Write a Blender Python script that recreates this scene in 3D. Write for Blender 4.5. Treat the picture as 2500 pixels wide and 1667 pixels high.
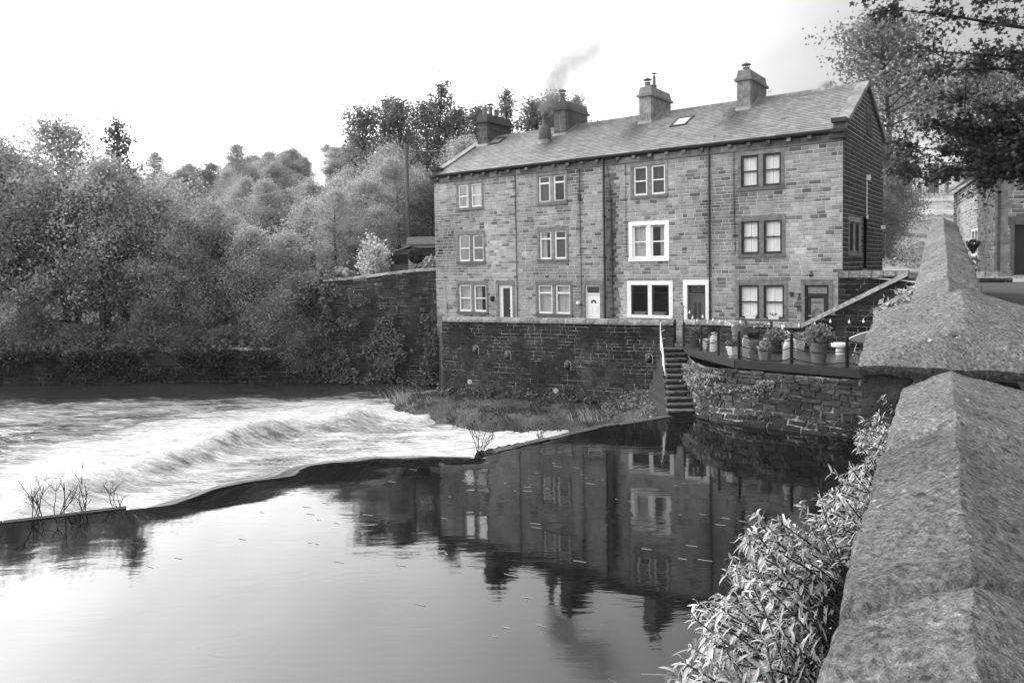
import bpy, math, random
import numpy as np
from mathutils import Vector, Matrix, noise as mn
R=random.Random(7)
scene=bpy.context.scene
for o in list(bpy.data.objects): bpy.data.objects.remove(o)
COL=scene.collection
# ------------------------------------------------------------------ camera
FPX=1811.; CXP,CYP=1250.,731.; pitch=math.atan(79/1811.); roll=math.radians(.96); CH=4.6
Fv=Vector((0,math.cos(pitch),-math.sin(pitch))); R0=Vector((1,0,0)); U0=R0.cross(Fv)
Rv=R0*math.cos(roll)-U0*math.sin(roll); Uv=U0*math.cos(roll)+R0*math.sin(roll)
cam=bpy.data.objects.new('camera',bpy.data.cameras.new('camera')); COL.objects.link(cam)
M=Matrix(((Rv.x,Uv.x,-Fv.x,0),(Rv.y,Uv.y,-Fv.y,0),(Rv.z,Uv.z,-Fv.z,CH),(0,0,0,1)))
cam.matrix_world=M
cam.data.sensor_fit='HORIZONTAL'; cam.data.sensor_width=36; cam.data.lens=FPX/2500*36
cam.data.shift_y=(CYP-833.5)/2500.; cam.data.clip_start=.05; cam.data.clip_end=3000
scene.camera=cam
# ------------------------------------------------------------------ world and sun
SUN_AZ=math.radians(-48); SUN_EL=math.radians(30)      # azimuth from +Y towards +X
w=bpy.data.worlds.new('World'); scene.world=w; w.use_nodes=True; nt=w.node_tree; nt.nodes.clear()
def N(nt,t,**k):
    n=nt.nodes.new(t)
    for a,b in k.items():
        if a=='i':
            for s,v in b.items(): n.inputs[s].default_value=v
        else: setattr(n,a,b)
    return n
sky=N(nt,'ShaderNodeTexSky',sky_type='NISHITA',sun_disc=False); sky.sun_elevation=SUN_EL; sky.sun_rotation=SUN_AZ
sky.air_density=2.5; sky.dust_density=6.0; sky.ozone_density=1.0
bw=N(nt,'ShaderNodeRGBToBW'); nt.links.new(sky.outputs[0],bw.inputs[0])
tc=N(nt,'ShaderNodeTexCoord')
cn=N(nt,'ShaderNodeTexNoise',i={'Scale':2.2,'Detail':6.,'Roughness':.55,'Distortion':.6})
mp=N(nt,'ShaderNodeMapping'); mp.inputs['Scale'].default_value=(1,1,2.4)
nt.links.new(tc.outputs['Generated'],mp.inputs[0]); nt.links.new(mp.outputs[0],cn.inputs[0])
cr=N(nt,'ShaderNodeMapRange',i={'From Min':.3,'From Max':.7,'To Min':.86,'To Max':1.16}); nt.links.new(cn.outputs[0],cr.inputs[0])
# thin overcast veil: bright grey, brighter towards the hidden sun on the left
veil=N(nt,'ShaderNodeVectorMath',operation='DOT_PRODUCT'); nt.links.new(tc.outputs['Generated'],veil.inputs[0])
veil.inputs[1].default_value=(math.sin(SUN_AZ)*math.cos(.42),math.cos(SUN_AZ)*math.cos(.42),math.sin(.42))
def wm_(op,a,b=None,c=None):
    n=N(nt,'ShaderNodeMath',operation=op)
    for k,v in enumerate((a,b,c)):
        if v is None: continue
        if hasattr(v,'links'): nt.links.new(v,n.inputs[k])
        else: n.inputs[k].default_value=v
    return n.outputs[0]
l1=wm_('POWER',wm_('MAXIMUM',wm_('MULTIPLY_ADD',veil.outputs['Value'],1/.7,-.3/.7),0.),1.75)
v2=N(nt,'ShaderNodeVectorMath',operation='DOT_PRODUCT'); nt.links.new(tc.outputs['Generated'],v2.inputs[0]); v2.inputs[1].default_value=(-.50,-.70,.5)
l2=wm_('POWER',wm_('MAXIMUM',v2.outputs['Value'],0.),2.)  # extra sky glow behind the camera, added to brighten the facade
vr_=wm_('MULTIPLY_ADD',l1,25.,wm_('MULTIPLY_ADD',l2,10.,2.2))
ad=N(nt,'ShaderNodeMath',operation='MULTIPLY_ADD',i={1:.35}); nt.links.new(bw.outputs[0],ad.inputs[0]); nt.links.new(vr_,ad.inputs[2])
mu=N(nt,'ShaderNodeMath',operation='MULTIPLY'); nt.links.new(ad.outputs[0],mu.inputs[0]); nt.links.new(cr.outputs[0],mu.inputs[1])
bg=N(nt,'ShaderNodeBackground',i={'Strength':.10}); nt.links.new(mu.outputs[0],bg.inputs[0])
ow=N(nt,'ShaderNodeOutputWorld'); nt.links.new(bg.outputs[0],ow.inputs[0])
sd=bpy.data.lights.new('sun','SUN'); sd.energy=1.5; sd.angle=math.radians(14); sd.color=(1,1,1)
sun=bpy.data.objects.new('sun',sd); COL.objects.link(sun)
sdir=Vector((math.sin(SUN_AZ)*math.cos(SUN_EL),math.cos(SUN_AZ)*math.cos(SUN_EL),math.sin(SUN_EL)))
sun.rotation_euler=sdir.to_track_quat('Z','Y').to_euler()
vs=scene.view_settings; vs.view_transform='Standard'; vs.look='None'; vs.gamma=1; vs.exposure=0.85
scene.render.engine='CYCLES'; scene.cycles.transparent_max_bounces=24; scene.cycles.max_bounces=7
scene.cycles.volume_step_rate=2.0
# ------------------------------------------------------------------ materials (the photograph is black and white)
class MT:
    def __init__(s,name):
        s.m=bpy.data.materials.new(name); s.m.use_nodes=True; s.t=s.m.node_tree; s.t.nodes.clear()
        s.out=N(s.t,'ShaderNodeOutputMaterial'); s.tc=N(s.t,'ShaderNodeTexCoord')
    def L(s,a,b): s.t.links.new(a,b)
    def math(s,op,a,b=None,c=None):
        n=N(s.t,'ShaderNodeMath',operation=op)
        for i,v in enumerate((a,b,c)):
            if v is None: continue
            if hasattr(v,'is_linked') or hasattr(v,'links'): s.L(v,n.inputs[i])
            else: n.inputs[i].default_value=v
        return n.outputs[0]
    def noise(s,scale,detail=4,rough=.6,st=(1,1,1),dist=0,rot=(0,0,0)):
        m=N(s.t,'ShaderNodeMapping'); m.inputs['Scale'].default_value=st; m.inputs['Rotation'].default_value=rot
        s.L(s.tc.outputs['Object'],m.inputs[0])
        n=N(s.t,'ShaderNodeTexNoise',i={'Scale':scale,'Detail':detail,'Roughness':rough,'Distortion':dist}); s.L(m.outputs[0],n.inputs[0]); return n.outputs[0]
    def rng(s,v,a,b,c,d):
        n=N(s.t,'ShaderNodeMapRange',i={'From Min':a,'From Max':b,'To Min':c,'To Max':d}); s.L(v,n.inputs[0]); return n.outputs[0]
    def attr(s,name): return N(s.t,'ShaderNodeAttribute',attribute_name=name).outputs['Fac']
    def bump(s,h,strength=.5,dist=.02,prev=None):
        b=N(s.t,'ShaderNodeBump',i={'Strength':strength,'Distance':dist}); s.L(h,b.inputs['Height'])
        if prev: s.L(prev,b.inputs['Normal'])
        return b.outputs[0]
def mk(name,col,rough=.85,tone=False,noises=(),bumps=(),spec=.3,metal=0,ior=None,spots=None,trans=0):
    """col value x tone attribute x noises [(scale,detail,stretch,lo,hi)]"""
    s=MT(name); v=None
    if tone: v=s.math('MULTIPLY',s.attr('tone'),col)
    for (sc,de,st,lo,hi) in noises:
        r=s.rng(s.noise(sc,de,.6,st),.3,.7,lo,hi)
        v=s.math('MULTIPLY',r,v if v is not None else col)
    if spots:
        sc,th,val=spots
        f=s.rng(s.noise(sc,3,.7),th,th+.03,0,1)
        v0=v if v is not None else col
        a=s.math('MULTIPLY',s.math('SUBTRACT',1.,f),v0); v=s.math('MULTIPLY_ADD',f,val,a)
    p=N(s.t,'ShaderNodeBsdfPrincipled',i={'Roughness':rough,'Metallic':metal,'Specular IOR Level':spec})
    if ior: p.inputs['IOR'].default_value=ior
    if v is not None: s.L(v,p.inputs['Base Color'])
    else: p.inputs['Base Color'].default_value=(col,col,col,1)
    pv=None
    for (sc,de,st,stren,dist) in bumps: pv=s.bump(s.noise(sc,de,.6,st),stren,dist,pv)
    if pv: s.L(pv,p.inputs['Normal'])
    if trans:
        tr=N(s.t,'ShaderNodeBsdfTranslucent'); 
        if v is not None: s.L(v,tr.inputs[0])
        else: tr.inputs[0].default_value=(col,col,col,1)
        mx=N(s.t,'ShaderNodeMixShader',i={0:trans}); s.L(p.outputs[0],mx.inputs[1]); s.L(tr.outputs[0],mx.inputs[2]); s.L(mx.outputs[0],s.out.inputs[0])
    else: s.L(p.outputs[0],s.out.inputs[0])
    return s.m
U=(1,1,1)
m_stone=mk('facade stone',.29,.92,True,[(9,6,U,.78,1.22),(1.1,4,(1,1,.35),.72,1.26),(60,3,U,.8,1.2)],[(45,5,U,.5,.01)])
m_mortar=mk('lime mortar',.50,.95,True,[(3,5,(1,1,.5),.6,1.2)],[(80,3,U,.4,.004)])
m_soot=mk('sooty gable stone',.038,.9,True,[(8,5,U,.5,1.5)],[(40,5,U,.5,.01)])
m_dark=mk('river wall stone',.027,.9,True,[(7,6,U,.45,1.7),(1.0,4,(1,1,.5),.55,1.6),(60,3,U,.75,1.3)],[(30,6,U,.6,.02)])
def mortar_patchy():
    s=MT('patchy mortar'); a=s.rng(s.noise(1.3,5,.65),.46,.56,.06,1); b=s.rng(s.noise(9,5,.7),.4,.62,.12,1.)
    v=s.math('MULTIPLY_ADD',s.math('MULTIPLY',a,b),.38,.018); p=N(s.t,'ShaderNodeBsdfPrincipled',i={'Roughness':.95}); s.L(v,p.inputs['Base Color']); s.L(p.outputs[0],s.out.inputs[0]); return s.m
m_mpatch=mortar_patchy()
m_dress=mk('dressed stone',.235,.9,True,[(6,6,U,.6,1.35),(40,3,U,.8,1.2)],[(50,5,U,.4,.006)])
m_cope=mk('mossy coping',.15,.95,True,[(8,6,U,.5,1.7),(50,4,U,.7,1.35)],[(40,5,U,.6,.01)],spots=(16,.68,.6))
m_white=mk('white paint',.80,.45,False,[(5,4,U,.9,1.04)])
m_slate=mk('stone slates',.215,.6,True,[(6,5,U,.75,1.25),(50,3,U,.85,1.12)],[(40,4,U,.35,.006)],spec=.4)
m_lead=mk('lead flashing',.22,.5,False,[(12,4,U,.7,1.2)])
m_black=mk('black iron',.016,.4,False,[(20,3,U,.7,1.3)],spec=.5)
m_gutter=mk('dark gutter',.02,.55,False,[(6,3,U,.6,1.6)])
m_dkframe=mk('dark painted timber',.022,.4,False,[(10,3,U,.8,1.2)])
m_door=mk('grey grained door',.085,.5,False,[(3,6,(9,9,.6),.7,1.3)],[(4,5,(9,9,.5),.2,.004)])
m_curtain=mk('pale curtain',.55,.9,False,[(9,2,(2.2,1,.1),.75,1.1)],trans=.3)
m_drape=mk('dark drape',.05,.9,False,[(9,2,(2,1,.1),.6,1.3)])
m_shutter=mk('white shutters',.86,.6)
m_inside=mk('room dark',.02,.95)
m_asphalt=mk('asphalt',.055,.9,False,[(3,5,U,.75,1.3),(90,3,U,.7,1.35)],[(120,3,U,.6,.006)])
m_bark=mk('bark',.05,.95,True,[(8,5,(1,1,.3),.6,1.5)],[(14,5,(1,1,.25),.6,.03)])
m_leaf=mk('autumn leaves',.40,.6,True,(),trans=.4,spec=.35)
m_leafm=mk('dull green leaves',.18,.6,True,(),trans=.35,spec=.3)
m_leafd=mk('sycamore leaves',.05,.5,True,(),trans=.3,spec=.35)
m_leafp=mk('pale valerian leaves',.44,.55,True,(),trans=.25,spec=.4)
m_grass=mk('tufted grass',.15,.8,True,(),trans=.3)
m_earth=mk('grass ground',.11,.95,False,[(1.2,6,U,.6,1.5),(14,5,U,.6,1.4)],[(20,5,U,.6,.05)])
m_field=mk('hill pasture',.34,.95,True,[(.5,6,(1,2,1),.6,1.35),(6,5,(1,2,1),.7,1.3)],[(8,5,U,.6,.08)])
m_bank=mk('river bank soil',.06,.95,False,[(2.,6,U,.5,1.8),(16,5,U,.6,1.5)],[(14,5,U,.8,.06)])
m_flag=mk('terrace flags',.10,.85,False,[(3,5,U,.7,1.3)])
m_plank=mk('wet deck boards',.06,.3,True,[(5,5,(.4,8,1),.6,1.4)],spec=.6)
m_fascia=mk('deck fascia',.035,.5,False,[(4,5,(1,1,4),.7,1.3)])
m_rope=mk('dark rope',.02,.9)
m_terra=mk('clay pot',.13,.8,False,[(6,4,U,.8,1.2)])
m_palepot=mk('pale glazed pot',.52,.5,False,[(6,4,U,.85,1.1)])
m_greypot=mk('grey planter',.16,.6,False,[(6,4,U,.8,1.2)])
m_churn=mk('painted churn',.40,.45,False,[(8,4,(1,1,.4),.7,1.15)])
m_bulb=mk('glass bulb',.85,.15,spec=.7)
m_wood=mk('weathered timber',.2,.85,True,[(4,5,(8,8,.7),.6,1.3)])
m_shed=mk('shed felt',.05,.9)
m_step=mk('mossy steps',.05,.95,True,[(8,6,U,.4,2.0)],[(30,5,U,.6,.02)])
m_pipew=mk('white plastic',.75,.4)
m_pole=mk('pole timber',.12,.9,False,[(6,4,(1,1,.2),.7,1.3)])
def gritstone(name,col):
    s=MT(name)
    big=s.noise(2.2,6,.65,(1.2,.8,1)); fine=s.noise(46,5,.72,(1.35,.75,1),0,(0,0,math.radians(-30)))
    grit=s.noise(150,3,.7); pit=s.noise(13,4,.6,(1.5,.8,1))
    v=s.math('MULTIPLY',s.rng(big,.3,.7,.72,1.28),col)
    v=s.math('MULTIPLY',v,s.rng(fine,.36,.64,.42,1.55)); v=s.math('MULTIPLY',v,s.rng(grit,.3,.7,.72,1.3)); v=s.math('MULTIPLY',v,s.attr('tone'))
    v=s.math('MULTIPLY',v,s.rng(pit,.30,.42,.3,1.)); v=s.math('MULTIPLY',v,s.rng(s.noise(24,4,.6,(1.6,.7,1),0,(0,0,math.radians(-30))),.55,.68,1.,1.7))
    sp=s.rng(s.noise(19,2,.5),.74,.76,0,1); v=s.math('MULTIPLY_ADD',sp,.3,v)
    p=N(s.t,'ShaderNodeBsdfPrincipled',i={'Roughness':.93,'Specular IOR Level':.25}); s.L(v,p.inputs['Base Color'])
    b=s.bump(fine,1.,.03); b=s.bump(grit,.8,.008,b); b=s.bump(pit,.8,.02,b); s.L(b,p.inputs['Normal']); s.L(p.outputs[0],s.out.inputs[0]); return s.m
m_grit=gritstone('gritstone coping',.14)
m_gritd=mk('blackened gritstone',.03,.95,True,[(9,6,U,.5,1.8),(70,4,U,.6,1.5)],[(30,6,U,.8,.02)])
def glassmat():
    s=MT('window glass'); g=N(s.t,'ShaderNodeBsdfGlossy',i={'Roughness':.03}); t=N(s.t,'ShaderNodeBsdfTransparent'); f=N(s.t,'ShaderNodeFresnel',i={0:1.5})
    a=s.math('MULTIPLY_ADD',f.outputs[0],.9,.0); mx=N(s.t,'ShaderNodeMixShader'); s.L(a,mx.inputs[0]); s.L(t.outputs[0],mx.inputs[1]); s.L(g.outputs[0],mx.inputs[2]); s.L(mx.outputs[0],s.out.inputs[0]); return s.m
m_glass=glassmat()
def watermat():
    s=MT('pool water'); p=N(s.t,'ShaderNodeBsdfPrincipled',i={'Roughness':.045,'IOR':1.53,'Specular IOR Level':.5}); p.inputs['Base Color'].default_value=(.003,.003,.003,1)
    h=s.noise(1.1,4,.55,(.45,1.3,1),.4,(0,0,math.radians(-20))); h2=s.noise(6,3,.5,(.35,1.5,1),.3,(0,0,math.radians(-20)))
    mk_=s.rng(s.noise(.42,2,.5),.56,.68,0,1); f=s.math('MULTIPLY_ADD',h,.6,s.math('MULTIPLY',h2,.05)); f=s.math('MULTIPLY_ADD',s.math('MULTIPLY',mk_,s.noise(2.6,3,.5,(.6,1.4,1),1.5)),.7,f)
    s.L(s.bump(f,.22,.03),p.inputs['Normal']); s.L(p.outputs[0],s.out.inputs[0]); return s.m
m_water=watermat()
def foammat():
    s=MT('white water'); a=s.attr('foam'); rot=(0,0,math.radians(12))
    n1=s.noise(.7,6,.6,(.35,1.3,1),1.6,rot); n2=s.noise(3.2,5,.6,(.22,1.4,1),1.2,rot)
    x=s.math('ADD',a,s.math('MULTIPLY',s.math('SUBTRACT',n1,.5),1.5)); x=s.math('ADD',x,s.math('MULTIPLY',s.math('SUBTRACT',n2,.5),1.6))
    n=N(s.t,'ShaderNodeMapRange',interpolation_type='SMOOTHSTEP',i={'From Min':.1,'From Max':1.25}); s.L(x,n.inputs[0]); f=n.outputs[0]
    d=N(s.t,'ShaderNodeBsdfPrincipled',i={'Roughness':.12,'IOR':1.4}); d.inputs['Base Color'].default_value=(.035,.035,.035,1)
    s.L(s.bump(s.math('ADD',n1,n2),.5,.08),d.inputs['Normal'])
    w=N(s.t,'ShaderNodeBsdfPrincipled',i={'Roughness':.8}); n3=s.noise(9,4,.65,(.3,1.3,1),1.,rot); s.L(s.rng(s.math('ADD',n2,n3),.75,1.25,.42,.88),w.inputs['Base Color']); s.L(s.bump(s.math('ADD',n2,n3),.9,.16),w.inputs['Normal'])
    mx=N(s.t,'ShaderNodeMixShader'); s.L(f,mx.inputs[0]); s.L(d.outputs[0],mx.inputs[1]); s.L(w.outputs[0],mx.inputs[2]); s.L(mx.outputs[0],s.out.inputs[0]); return s.m
m_foam=foammat()
# ------------------------------------------------------------------ mesh building
class G:
    def __init__(s,f=None): s.V=[];s.F=[];s.T=[];s.M=[];s.f=f;s.mi=0
    def v(s,p):
        s.V.append(tuple(s.f(p)) if s.f else tuple(p)); return len(s.V)-1
    def face(s,idx,t=1.): s.F.append(tuple(idx)); s.T.append(t); s.M.append(s.mi)
    def quad(s,pts,t=1.): s.face([s.v(p) for p in pts],t)
    def hexa(s,p,t=1.):
        i=[s.v(q) for q in p]
        for a in ((0,3,2,1),(4,5,6,7),(0,1,5,4),(1,2,6,5),(2,3,7,6),(3,0,4,7)): s.face([i[k] for k in a],t)
    def box(s,x0,x1,y0,y1,z0,z1,t=1.):
        s.hexa([(x0,y0,z0),(x1,y0,z0),(x1,y1,z0),(x0,y1,z0),(x0,y0,z1),(x1,y0,z1),(x1,y1,z1),(x0,y1,z1)],t)
    def tube(s,pts,r,n=6,t=1.,cap=True):
        pts=[Vector(p) for p in pts]; m=len(pts)
        rr=r if isinstance(r,(list,tuple)) else [r]*m
        rings=[]; up=None
        for i,p in enumerate(pts):
            d=(pts[min(i+1,m-1)]-pts[max(i-1,0)]); d=d.normalized() if d.length>1e-9 else Vector((0,0,1))
            if up is None: up=Vector((0,0,1)) if abs(d.z)<.9 else Vector((1,0,0))
            a=d.cross(up).normalized(); b=a.cross(d).normalized(); up=b
            rings.append([s.v(p+(a*math.cos(k*2*math.pi/n)+b*math.sin(k*2*math.pi/n))*rr[i]) for k in range(n)])
        for i in range(m-1):
            for k in range(n):
                q=(k+1)%n; s.face((rings[i][k],rings[i][q],rings[i+1][q],rings[i+1][k]),t)
        if cap: s.face(rings[0][::-1],t); s.face(rings[-1],t)
    def lathe(s,prof,c=(0,0,0),n=16,t=1.,sx=1.,sy=1.,ph=0.):
        rings=[[s.v((c[0]+math.cos(ph+k*2*math.pi/n)*r*sx,c[1]+math.sin(ph+k*2*math.pi/n)*r*sy,c[2]+z)) for k in range(n)] for r,z in prof]
        for i in range(len(prof)-1):
            for k in range(n):
                q=(k+1)%n; s.face((rings[i][k],rings[i][q],rings[i+1][q],rings[i+1][k]),t)
        s.face(rings[0][::-1],t); s.face(rings[-1],t)
    def ball(s,c,r,n=8,t=1.,sz=1.):
        s.lathe([(r*math.sin(math.pi*(i+.02)/(n+.04)),-r*sz*math.cos(math.pi*(i+.02)/(n+.04))) for i in range(n+1)],c,n+2,t)
    def prism(s,poly,z0,z1,t=1.):
        a=[s.v((x,y,z0)) for x,y in poly]; b=[s.v((x,y,z1)) for x,y in poly]; n=len(poly)
        s.face(a[::-1],t); s.face(b,t)
        for i in range(n): j=(i+1)%n; s.face((a[i],a[j],b[j],b[i]),t)
    def grid(s,P,t=1.):
        ny=len(P); nx=len(P[0]); I=[[s.v(p) for p in row] for row in P]
        for j in range(ny-1):
            for i in range(nx-1): s.face((I[j][i],I[j][i+1],I[j+1][i+1],I[j+1][i]),t)
def mesh(name,g,mats,smooth=False):
    me=bpy.data.meshes.new(name); me.from_pydata(g.V,[],g.F)
    mats=mats if isinstance(mats,(list,tuple)) else [mats]
    for m in mats: me.materials.append(m)
    n=len(me.polygons)
    if n==len(g.T):
        a=me.attributes.new('tone','FLOAT','FACE'); a.data.foreach_set('value',np.array(g.T,'f'))
        if len(mats)>1: me.polygons.foreach_set('material_index',np.array(g.M,'i'))
        if smooth: me.polygons.foreach_set('use_smooth',[True]*n)
    me.update(); return me
def link(name,data,parent=None,loc=(0,0,0),rz=0,sc=None):
    o=bpy.data.objects.new(name,data); COL.objects.link(o); o.location=loc; o.rotation_euler=(0,0,rz)
    if sc: o.scale=sc if isinstance(sc,(tuple,list)) else (sc,)*3
    if parent: o.parent=parent
    return o
def ob(name,g,mats,parent=None,smooth=False,**k): return link(name,mesh(name,g,mats,smooth),parent,**k)
def tag(o,label=None,cat=None,group=None,kind=None):
    for a,b in (('label',label),('category',cat),('group',group),('kind',kind)):
        if b: o[a]=b
    return o
def thing(name,label,cat,loc=(0,0,0),rz=0,group=None,kind=None):
    return tag(link(name,None,None,loc,rz),label,cat,group,kind)
def cuts(a,b,holes):
    segs=[(a,b)]
    for h0,h1 in holes:
        n=[]
        for x,y in segs:
            if h1<=x or h0>=y: n.append((x,y)); continue
            if h0>x: n.append((x,h0))
            if h1<y: n.append((h1,y))
        segs=n
    return segs
def courses(v0,v1,lo,hi,seed):
    r=random.Random(seed); v=v0; c=[v0]
    while v<v1-lo*.6: v+=r.uniform(lo,hi); c.append(min(v,v1))
    if c[-1]<v1: c.append(v1)
    return c
def stones(g,mp,u0,u1,cs,holes=(),lo=.2,hi=.45,gap=.012,dep=.012,tone=None,ulim=None,seed=1,rough=0.,mi=0,wob=0.):
    r=random.Random(seed); g.mi=mi
    for a,b in zip(cs[:-1],cs[1:]):
        mid=(a+b)/2; U0_,U1_=(ulim(mid) if ulim else (u0,u1))
        if U1_-U0_<.05: r.random(); continue
        u=U0_-r.uniform(0,hi*.6); us=[U0_]
        while True:
            u+=r.uniform(lo,hi)
            if u>=U1_-lo*.3: break
            if u>us[-1]+lo*.35: us.append(u)
        us.append(U1_)
        hs=[(h[0],h[1]) for h in holes if h[2]<mid<h[3]]
        for x,y in zip(us[:-1],us[1:]):
            t=(tone(.5*(x+y),mid,r) if tone else r.uniform(.7,1.2))
            for p,q in cuts(x,y,hs):
                if q-p<.03: continue
                hg=gap/2; d=dep*r.uniform(.5,1.3); c=min(.012,.2*(b-a)); e=lambda: r.uniform(-rough,rough)
                wv=(lambda uu:wob*math.sin(uu*1.3+a*.7)) if wob else (lambda uu:0.)
                P=[(p+hg+e(),a+hg+e()),(q-hg+e(),a+hg+e()),(q-hg+e(),b-hg+e()),(p+hg+e(),b-hg+e())]
                A=[g.v(mp(x_,y_+wv(x_),0.)) for x_,y_ in P]
                B=[g.v(mp(x_+(c if k in(0,3) else -c),y_+wv(x_)+(c if k<2 else -c),d+e()*.5)) for k,(x_,y_) in enumerate(P)]
                g.face(B,t)
                for k in range(4): k2=(k+1)%4; g.face((A[k],A[k2],B[k2],B[k]),t*.9)
def sheet(g,mp,u0,u1,v0,v1,holes=(),d=0.,t=1.,mi=0,nu=1,tf=None):
    """flat sheet with rectangular holes"""
    g.mi=mi
    vs_=sorted({v0,v1,*[h[2] for h in holes if v0<h[2]<v1],*[h[3] for h in holes if v0<h[3]<v1]})
    for a,b in zip(vs_[:-1],vs_[1:]):
        m=(a+b)/2
        for p,q in cuts(u0,u1,[(h[0],h[1]) for h in holes if h[2]<m<h[3]]):
            k=max(1,int((q-p)/nu)) if (nu!=1 or tf) else 1
            for i in range(k):
                x0=p+(q-p)*i/k; x1=p+(q-p)*(i+1)/k
                g.quad([mp(x0,a,d),mp(x1,a,d),mp(x1,b,d),mp(x0,b,d)],tf((x0+x1)/2,m) if tf else t)
def fbm(x,y,z=0,o=4): return mn.fractal(Vector((x,y,z)),1.,2.,o)
def sm(a,b,x): t=max(0.,min(1.,(x-a)/(b-a))); return t*t*(3-2*t)
# ------------------------------------------------------------------ frames of reference
W=Vector((-.80947,.58716,0)); GD=Vector((.58716,.80947,0)); CO=Vector((11.538,25.875,0)); HR=math.atan2(W.y,W.x)
def hw(s,o,z): return CO+W*s-GD*o+Vector((0,0,z))       # s left along the terrace, o out towards the river
TZ=1.7; EAVE=9.2; RZ=11.42; RD=4.05; DEP=7.6; REAR=9.7
# ------------------------------------------------------------------ the four cottages
FC=courses(TZ,8.78,.10,.165,3)
def win(root,name,x0,x1,z0,z1,f,frame='white',style='sash',inside=('dark','dark'),surround='stone',mull=.17,dep=.10,tone=.9,lab=None):
    """double window with stone mullion; f maps (s,o,z) into the root frame"""
    fm=m_white if frame=='white' else m_dkframe
    g=G(f); xm=(x0+x1)/2; hm=mull/2; lights=[(x0,xm-hm),(xm+hm,x1)] if mull else [(x0,x1)]
    fw=.07 if frame=='white' else .075
    for a,b in lights:
        g.box(a,b,-dep,-dep+.06,z0,z0+fw+.01); g.box(a,b,-dep,-dep+.06,z1-fw,z1)
        g.box(a,a+fw,-dep+.001,-dep+.058,z0+fw,z1-fw); g.box(b-fw,b,-dep+.001,-dep+.058,z0+fw,z1-fw)
        zb=z0+(z1-z0)*(.5 if style=='sash' else .72); bw_=.05 if style=='sash' else .07
        if style!='plain': g.box(a+fw,b-fw,-dep-.002,-dep+.062 if style!='sash' else -dep+.05,zb-bw_/2,zb+bw_/2)
        else: g.box(a+fw,b-fw,-dep,-dep+.05,z1-.33,z1-.30)
        if style=='sash': g.box((a+b)/2-.02,(a+b)/2+.02,-dep+.05,-dep+.07,zb+.01,zb+.035)
    win_=ob('window',g,fm,root)
    if lab: win_['label']=lab
    g=G(f)
    for a,b in lights:
        g.quad([(a+fw,-dep+.02,z0+fw),(b-fw,-dep+.02,z0+fw),(b-fw,-dep+.02,z1-fw),(a+fw,-dep+.02,z1-fw)])
    ob('pane',g,m_glass,win_)
    sw=.12; g=G(f); sp=.025; tt=lambda:tone*R.uniform(.8,1.15)
    if surround=='painted': sw=.17; sp=.03
    # lintel, jambs, sill, mullion
    g.box(x0-sw,x1+sw,-.2,sp,z1,z1+(.18 if surround=='stone' else .17),tt()); 
    g.box(x0-sw,x0,-.2,sp,z0,z1,tt()); g.box(x1,x1+sw,-.2,sp,z0,z1,tt())
    if mull: g.box(xm-hm,xm+hm,-.2,sp-.02,z0,z1,tt())
    g.box(x0-sw,x1+sw,-.2,sp+.05,z0-.13,z0-.001,tt()*.75)
    ob('stone_surround',g,m_white if surround=='painted' else m_dress,win_)
    for i,(a,b) in enumerate(lights):
        k=inside[i]; g=G(f); yb=-dep-.07
        if k=='dark': continue
        if k=='shutter':
            for p,q in ((a+.02,(a+b)/2-.012),((a+b)/2+.012,b-.02)):
                g.box(p,p+.04,yb,yb+.03,z0,z1); g.box(q-.04,q,yb,yb+.03,z0,z1)
                for zz in (z0+.02,zb-.03,z1-.08): g.box(p+.04,q-.04,yb,yb+.03,zz,zz+.06)
                z=z0+.09
                while z<z1-.09:
                    g.hexa([(p+.04,yb,z),(q-.04,yb,z),(q-.04,yb+.025,z-.02),(p+.04,yb+.025,z-.02),(p+.04,yb,z+.012),(q-.04,yb,z+.012),(q-.04,yb+.025,z-.008),(p+.04,yb+.025,z-.008)]); z+=.036
                g.quad([(p,yb-.01,z0),(q,yb-.01,z0),(q,yb-.01,z1),(p,yb-.01,z1)])
            ob('shutter',g,m_shutter,win_); continue
        n=26; a0,b0={'full':(a,b),'drape':(a,b),'left':(a+.5*(b-a),b),'right':(a,a+.45*(b-a)),'blind':(a,b)}[k]
        amp=.018 if k!='blind' else 0.002
        P=[[(a0+(b0-a0)*j/n,yb+amp*math.sin(j*1.9)+amp*.5*math.sin(j*.8+i),z0+(z1-z0)*zz) for j in range(n+1)] for zz in (0,.5,1)]
        g.grid(P); ob('curtain',g,m_drape if k=='drape' else m_curtain,win_,True)
    return win_
def soot(x,z): return (1-.85*math.exp(-((x-9.02)/.30)**2)*sm(9.,7.6,z))*(1-.35*math.exp(-((x-10.6)/.12)**2))*(1-.4*math.exp(-((x-4.8)/.12)**2))*(1-.3*math.exp(-((x-3.8)/.12)**2))*(1-.25*math.exp(-((x-13.93)/.1)**2))
def stain(x,z,r):
    t=r.choice([.82,.92,1.,1.,1.05,1.1,1.15])*r.uniform(.9,1.1)
    if r.random()<.11: t*=.48
    if r.random()<.06: t*=1.25
    d=abs(x-9.0)                                  # soot streak beside the shared downpipe
    t*=soot(x,z)*(1-.3*sm(8.3,8.8,z))
    t*=1+.15*math.sin(x*.9+1)+.12*math.sin(z*1.3+x*.5)+.35*fbm(x*.55,z*.3,4)
    for hs in OP:
        for h in hs[:3]:
            if h[0]-.2<x<h[1]+.2 and 0<h[2]-.12-z<.9: t*=1-.38*(1-(h[2]-.12-z)/.9)*abs(math.sin(x*7.3+z))
    if x<4.7: t*=1.0
    return max(.12,t*.95)
HS=[(0.,4.7),(4.7,9.3),(9.3,13.9),(13.9,18.9)]
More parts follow.
